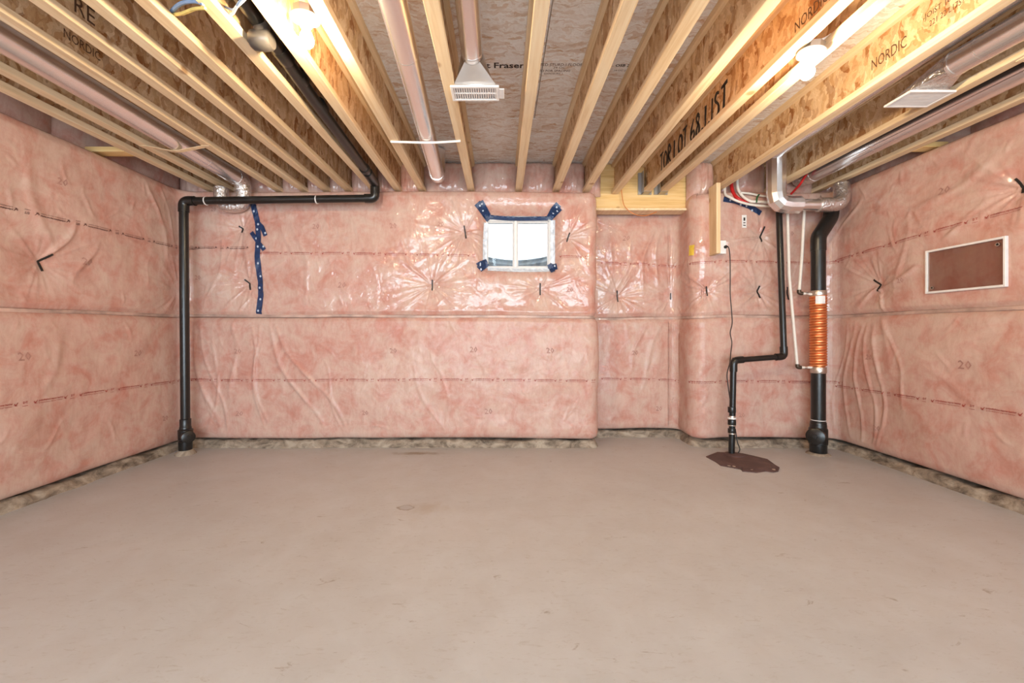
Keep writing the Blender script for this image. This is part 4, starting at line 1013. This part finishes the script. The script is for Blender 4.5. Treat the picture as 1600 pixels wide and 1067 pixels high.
obj('cap_nut', MB().lathe(c0+ca*.148, ca, [(0, .020), (.014, .018)], 8), M['abs'], cp)
obj('mortar_collar', MB().lathe((sx, dS, -.005), (0, 0, 1), [(0, .10), (.012, .09), (.022, .07)], 18), M['curb'], t, True)
obj('label_sticker', MB().add([(sx-.0685*math.sin(a)-.0, dS-.0685*math.cos(a), z) for z in (zz(475), zz(463)) for a in np.linspace(-.15, .95, 9)], [(i, i+1, i+10, i+9) for i in range(8)]), M['white'], t, True)
# white supply tubes joining the coil
def pex(label, pts, stub):
    t = thing('supply_tube', pts[-1], label, 'pipe'); obj('tube', MB().tube(bend(pts, .04), .0125, 12), M['pex'], t, True)
    obj('elbow_fitting', MB().tube(bend([pts[-1]+Vector((0, 0, .03)), pts[-1], pts[-1]+(stub-pts[-1]).normalized()*.03], .02), .017, 12), M['brass'], t, True)
    obj('stub', MB().tube([pts[-1]+(stub-pts[-1]).normalized()*.02, stub], .011, 12), M['pex'], t, True)
    obj('crimp_ring', MB().lathe(pts[-1]+(stub-pts[-1])*.42, (stub-pts[-1]), [(0, .0135), (.02, .0135)], 12), M['clamp'], t, True)
pex('long white supply tube joining the bottom of the copper coil', [P(1231,312,3.80), P(1230.5,332,3.78), P(1233,430,3.76), P(1246,574,3.72)], P(1272,574,3.70))
pex('short white supply tube joining the top of the copper coil', [P(1257,312,3.80), P(1256.5,332,3.78), P(1253,400,3.75), P(1248.5,458,3.72)], P(1272,460,3.70))
obj_ = tag(obj('water_tube', MB().tube(spline([P(1155,262,3.94), P(1152,282,3.92), P(1154,297,3.89), P(1162,308,3.86), P(1172,314,3.83), P(1178,315,3.82), P(1192,315.5,3.82), P(1212,317,3.82), P(1236,316,3.82), P(1257,313.5,3.80)]), .013, 10), M['pex'], None, True), 'white water tube curving down from joist bay and turning along wall', 'pipe')
tag(obj('water_tube', MB().tube(spline([P(1133,290,3.92), P(1133,303,3.88), P(1140,308,3.84), P(1152,314,3.81), P(1170,319,3.80), P(1190,321.5,3.805), P(1212,322,3.81), P(1229,321,3.79)]), .011, 10), M['pex'], None, True), 'lower white water tube beside the hanging stud', 'pipe')
tag(obj('water_tube', MB().tube(spline([P(1156,301,3.87), P(1172,302.5,3.87), P(1190,306,3.87), P(1214,308,3.87), P(1232,310,3.81)]), .010, 10), M['pex'], None, True), 'short white water tube running into the silver duct elbow', 'pipe')
tag(obj('red_tube', MB().tube(spline([P(1144,280,3.95), P(1143,290,3.93), P(1146,302,3.91), P(1154,311,3.875), P(1170,318,3.865)]), .016, 10), M['red_pipe'], None, True), 'red plastic tube curving down between the white tubes', 'pipe')
tag(obj('green_clip', MB().tube([P(1182,316,3.805), P(1183,308,3.82), P(1186,304,3.86)], .007, 8), M['green'], None, True), 'small green ground clip on the white tubes', 'clip')
tag(obj('red_cable', MB().tube(spline([Vector((2.745, 3.40, 2.66)), P(1262,270,3.66), P(1250,288,3.74), P(1236,303,3.86)]), .010, 8), M['red_pipe'], None, True), 'red tube slanting behind the silver duct elbow', 'pipe')

# ------------------------------------------------------------------ framed panel on the right wall
fx = XR - .036; t = thing('framed_panel', (fx, 2.79, 1.385), 'white framed smoky panel mounted on the pink wall', 'panel')
ya, yb, za, zb = 2.545, 3.03, 1.383, 1.70; w = .015
for a, b in (((fx-.010, ya, za), (fx+.012, ya+w, zb)), ((fx-.010, yb-w, za), (fx+.012, yb, zb)), ((fx-.010, ya+w, za), (fx+.012, yb-w, za+w)), ((fx-.010, ya+w, zb-w), (fx+.012, yb-w, zb))):
    obj('frame_side', MB().bbox(a, b, .002), M['white'], t)
obj('pane', MB().box((fx-.002, ya+w-.002, za+w-.002), (fx+.002, yb-w+.002, zb-w+.002)), M['smoke'], t)
for y, z in ((ya+.045, zb-.045), (yb-.045, za+.04)): obj('screw_ring', MB()._lathe2(Vector((fx-.004, y, z)), Vector((-1, 0, 0)), [(0, .012), (.003, .012), (.003, .007), (.0, .007)], 16), M['clamp'], t, True)

# ------------------------------------------------------------------ lamps and cables
def lamp(label, hold, bulb, bm='bulb'):
    hold = Vector(hold); bulb = Vector(bulb); ax = (bulb-hold).normalized(); t = thing('bulb_lampholder', hold, label, 'lamp', 'bare bulbs on the joists')
    obj('junction_box', MB().lathe(hold-ax*.035, ax, [(0, .050), (.034, .050)], 8), M['steel'], t)
    obj('holder_plate', MB().lathe(hold, ax, [(0, .060), (.004, .062), (.012, .060), (.020, .045), (.026, .028), (.040, .024), (.044, .021)], 32), M['porcelain'], t, True)
    b = obj('bulb', MB().lathe(hold+ax*.040, ax, [(0, .013), (.012, .015), (.03, .024), (.048, .030), (.060, .030), (.072, .026), (.082, .016), (.087, .004)], 24), M[bm], t, True); return t
h = Vector((-.861, 1.80, 2.485)); lamp('lit bare bulb in porcelain holder beside the black overhead pipe', h, h+Vector((.0, .015, -.1)))
h = Vector((1.505, 1.985, HJ-.014)); lamp('lit bare bulb in porcelain holder under the handwritten joist', h, h+Vector((-.015, .01, -.1)))
tag(obj('lamp_cable', MB().tube(spline([P(1276,66,1.98), P(1292,58,1.97), P(1308,46,1.96), P(1315,32,1.95), P(1308,24,1.98), P(1298,33,2.02)]), .006, 8), M['porcelain'], None, True), 'white cable looping from the lampholder under the handwritten joist', 'cable')
tag(obj('house_cable', MB().tube(spline([Vector((-1.483, 1.85, 2.555)), P(268,18,1.83), P(282,6,1.76), P(302,2,1.72), P(318,6,1.71)]), .008, 8), M['blue_wire'], None, True), 'blue cable bowing through the joist beside the overhead black pipe', 'cable')
tag(obj('house_cable', MB().tube(spline([Vector((-1.483, 1.88, 2.535)), P(269,24,1.85), P(285,21,1.79), P(304,14,1.74), P(321,13,1.72)]), .007, 8), M['yellow_wire'], None, True), 'yellow cable bowing through the joist below the blue cable', 'cable')
tag(obj('house_cable', MB().tube(spline([P(348,18,1.85), P(362,22,1.80), P(370,10,1.74), P(384,-4,1.70), Vector((-1.04, 1.68, 2.520)), Vector((-1.004, 1.66, 2.535))]), .006, 8), M['porcelain'], None, True), 'white cable looping beneath the black overhead pipe beside the grey fitting', 'cable')
tag(obj('house_cable', MB().tube(spline([P(350,10,1.83), P(365,15,1.77), P(375,2,1.71), P(388,-12,1.67), Vector((-1.04, 1.64, 2.520)), Vector((-1.004, 1.62, 2.535))]), .005, 8), M['blue_wire'], None, True), 'blue cable looping beneath the black overhead pipe beside the white cable', 'cable')
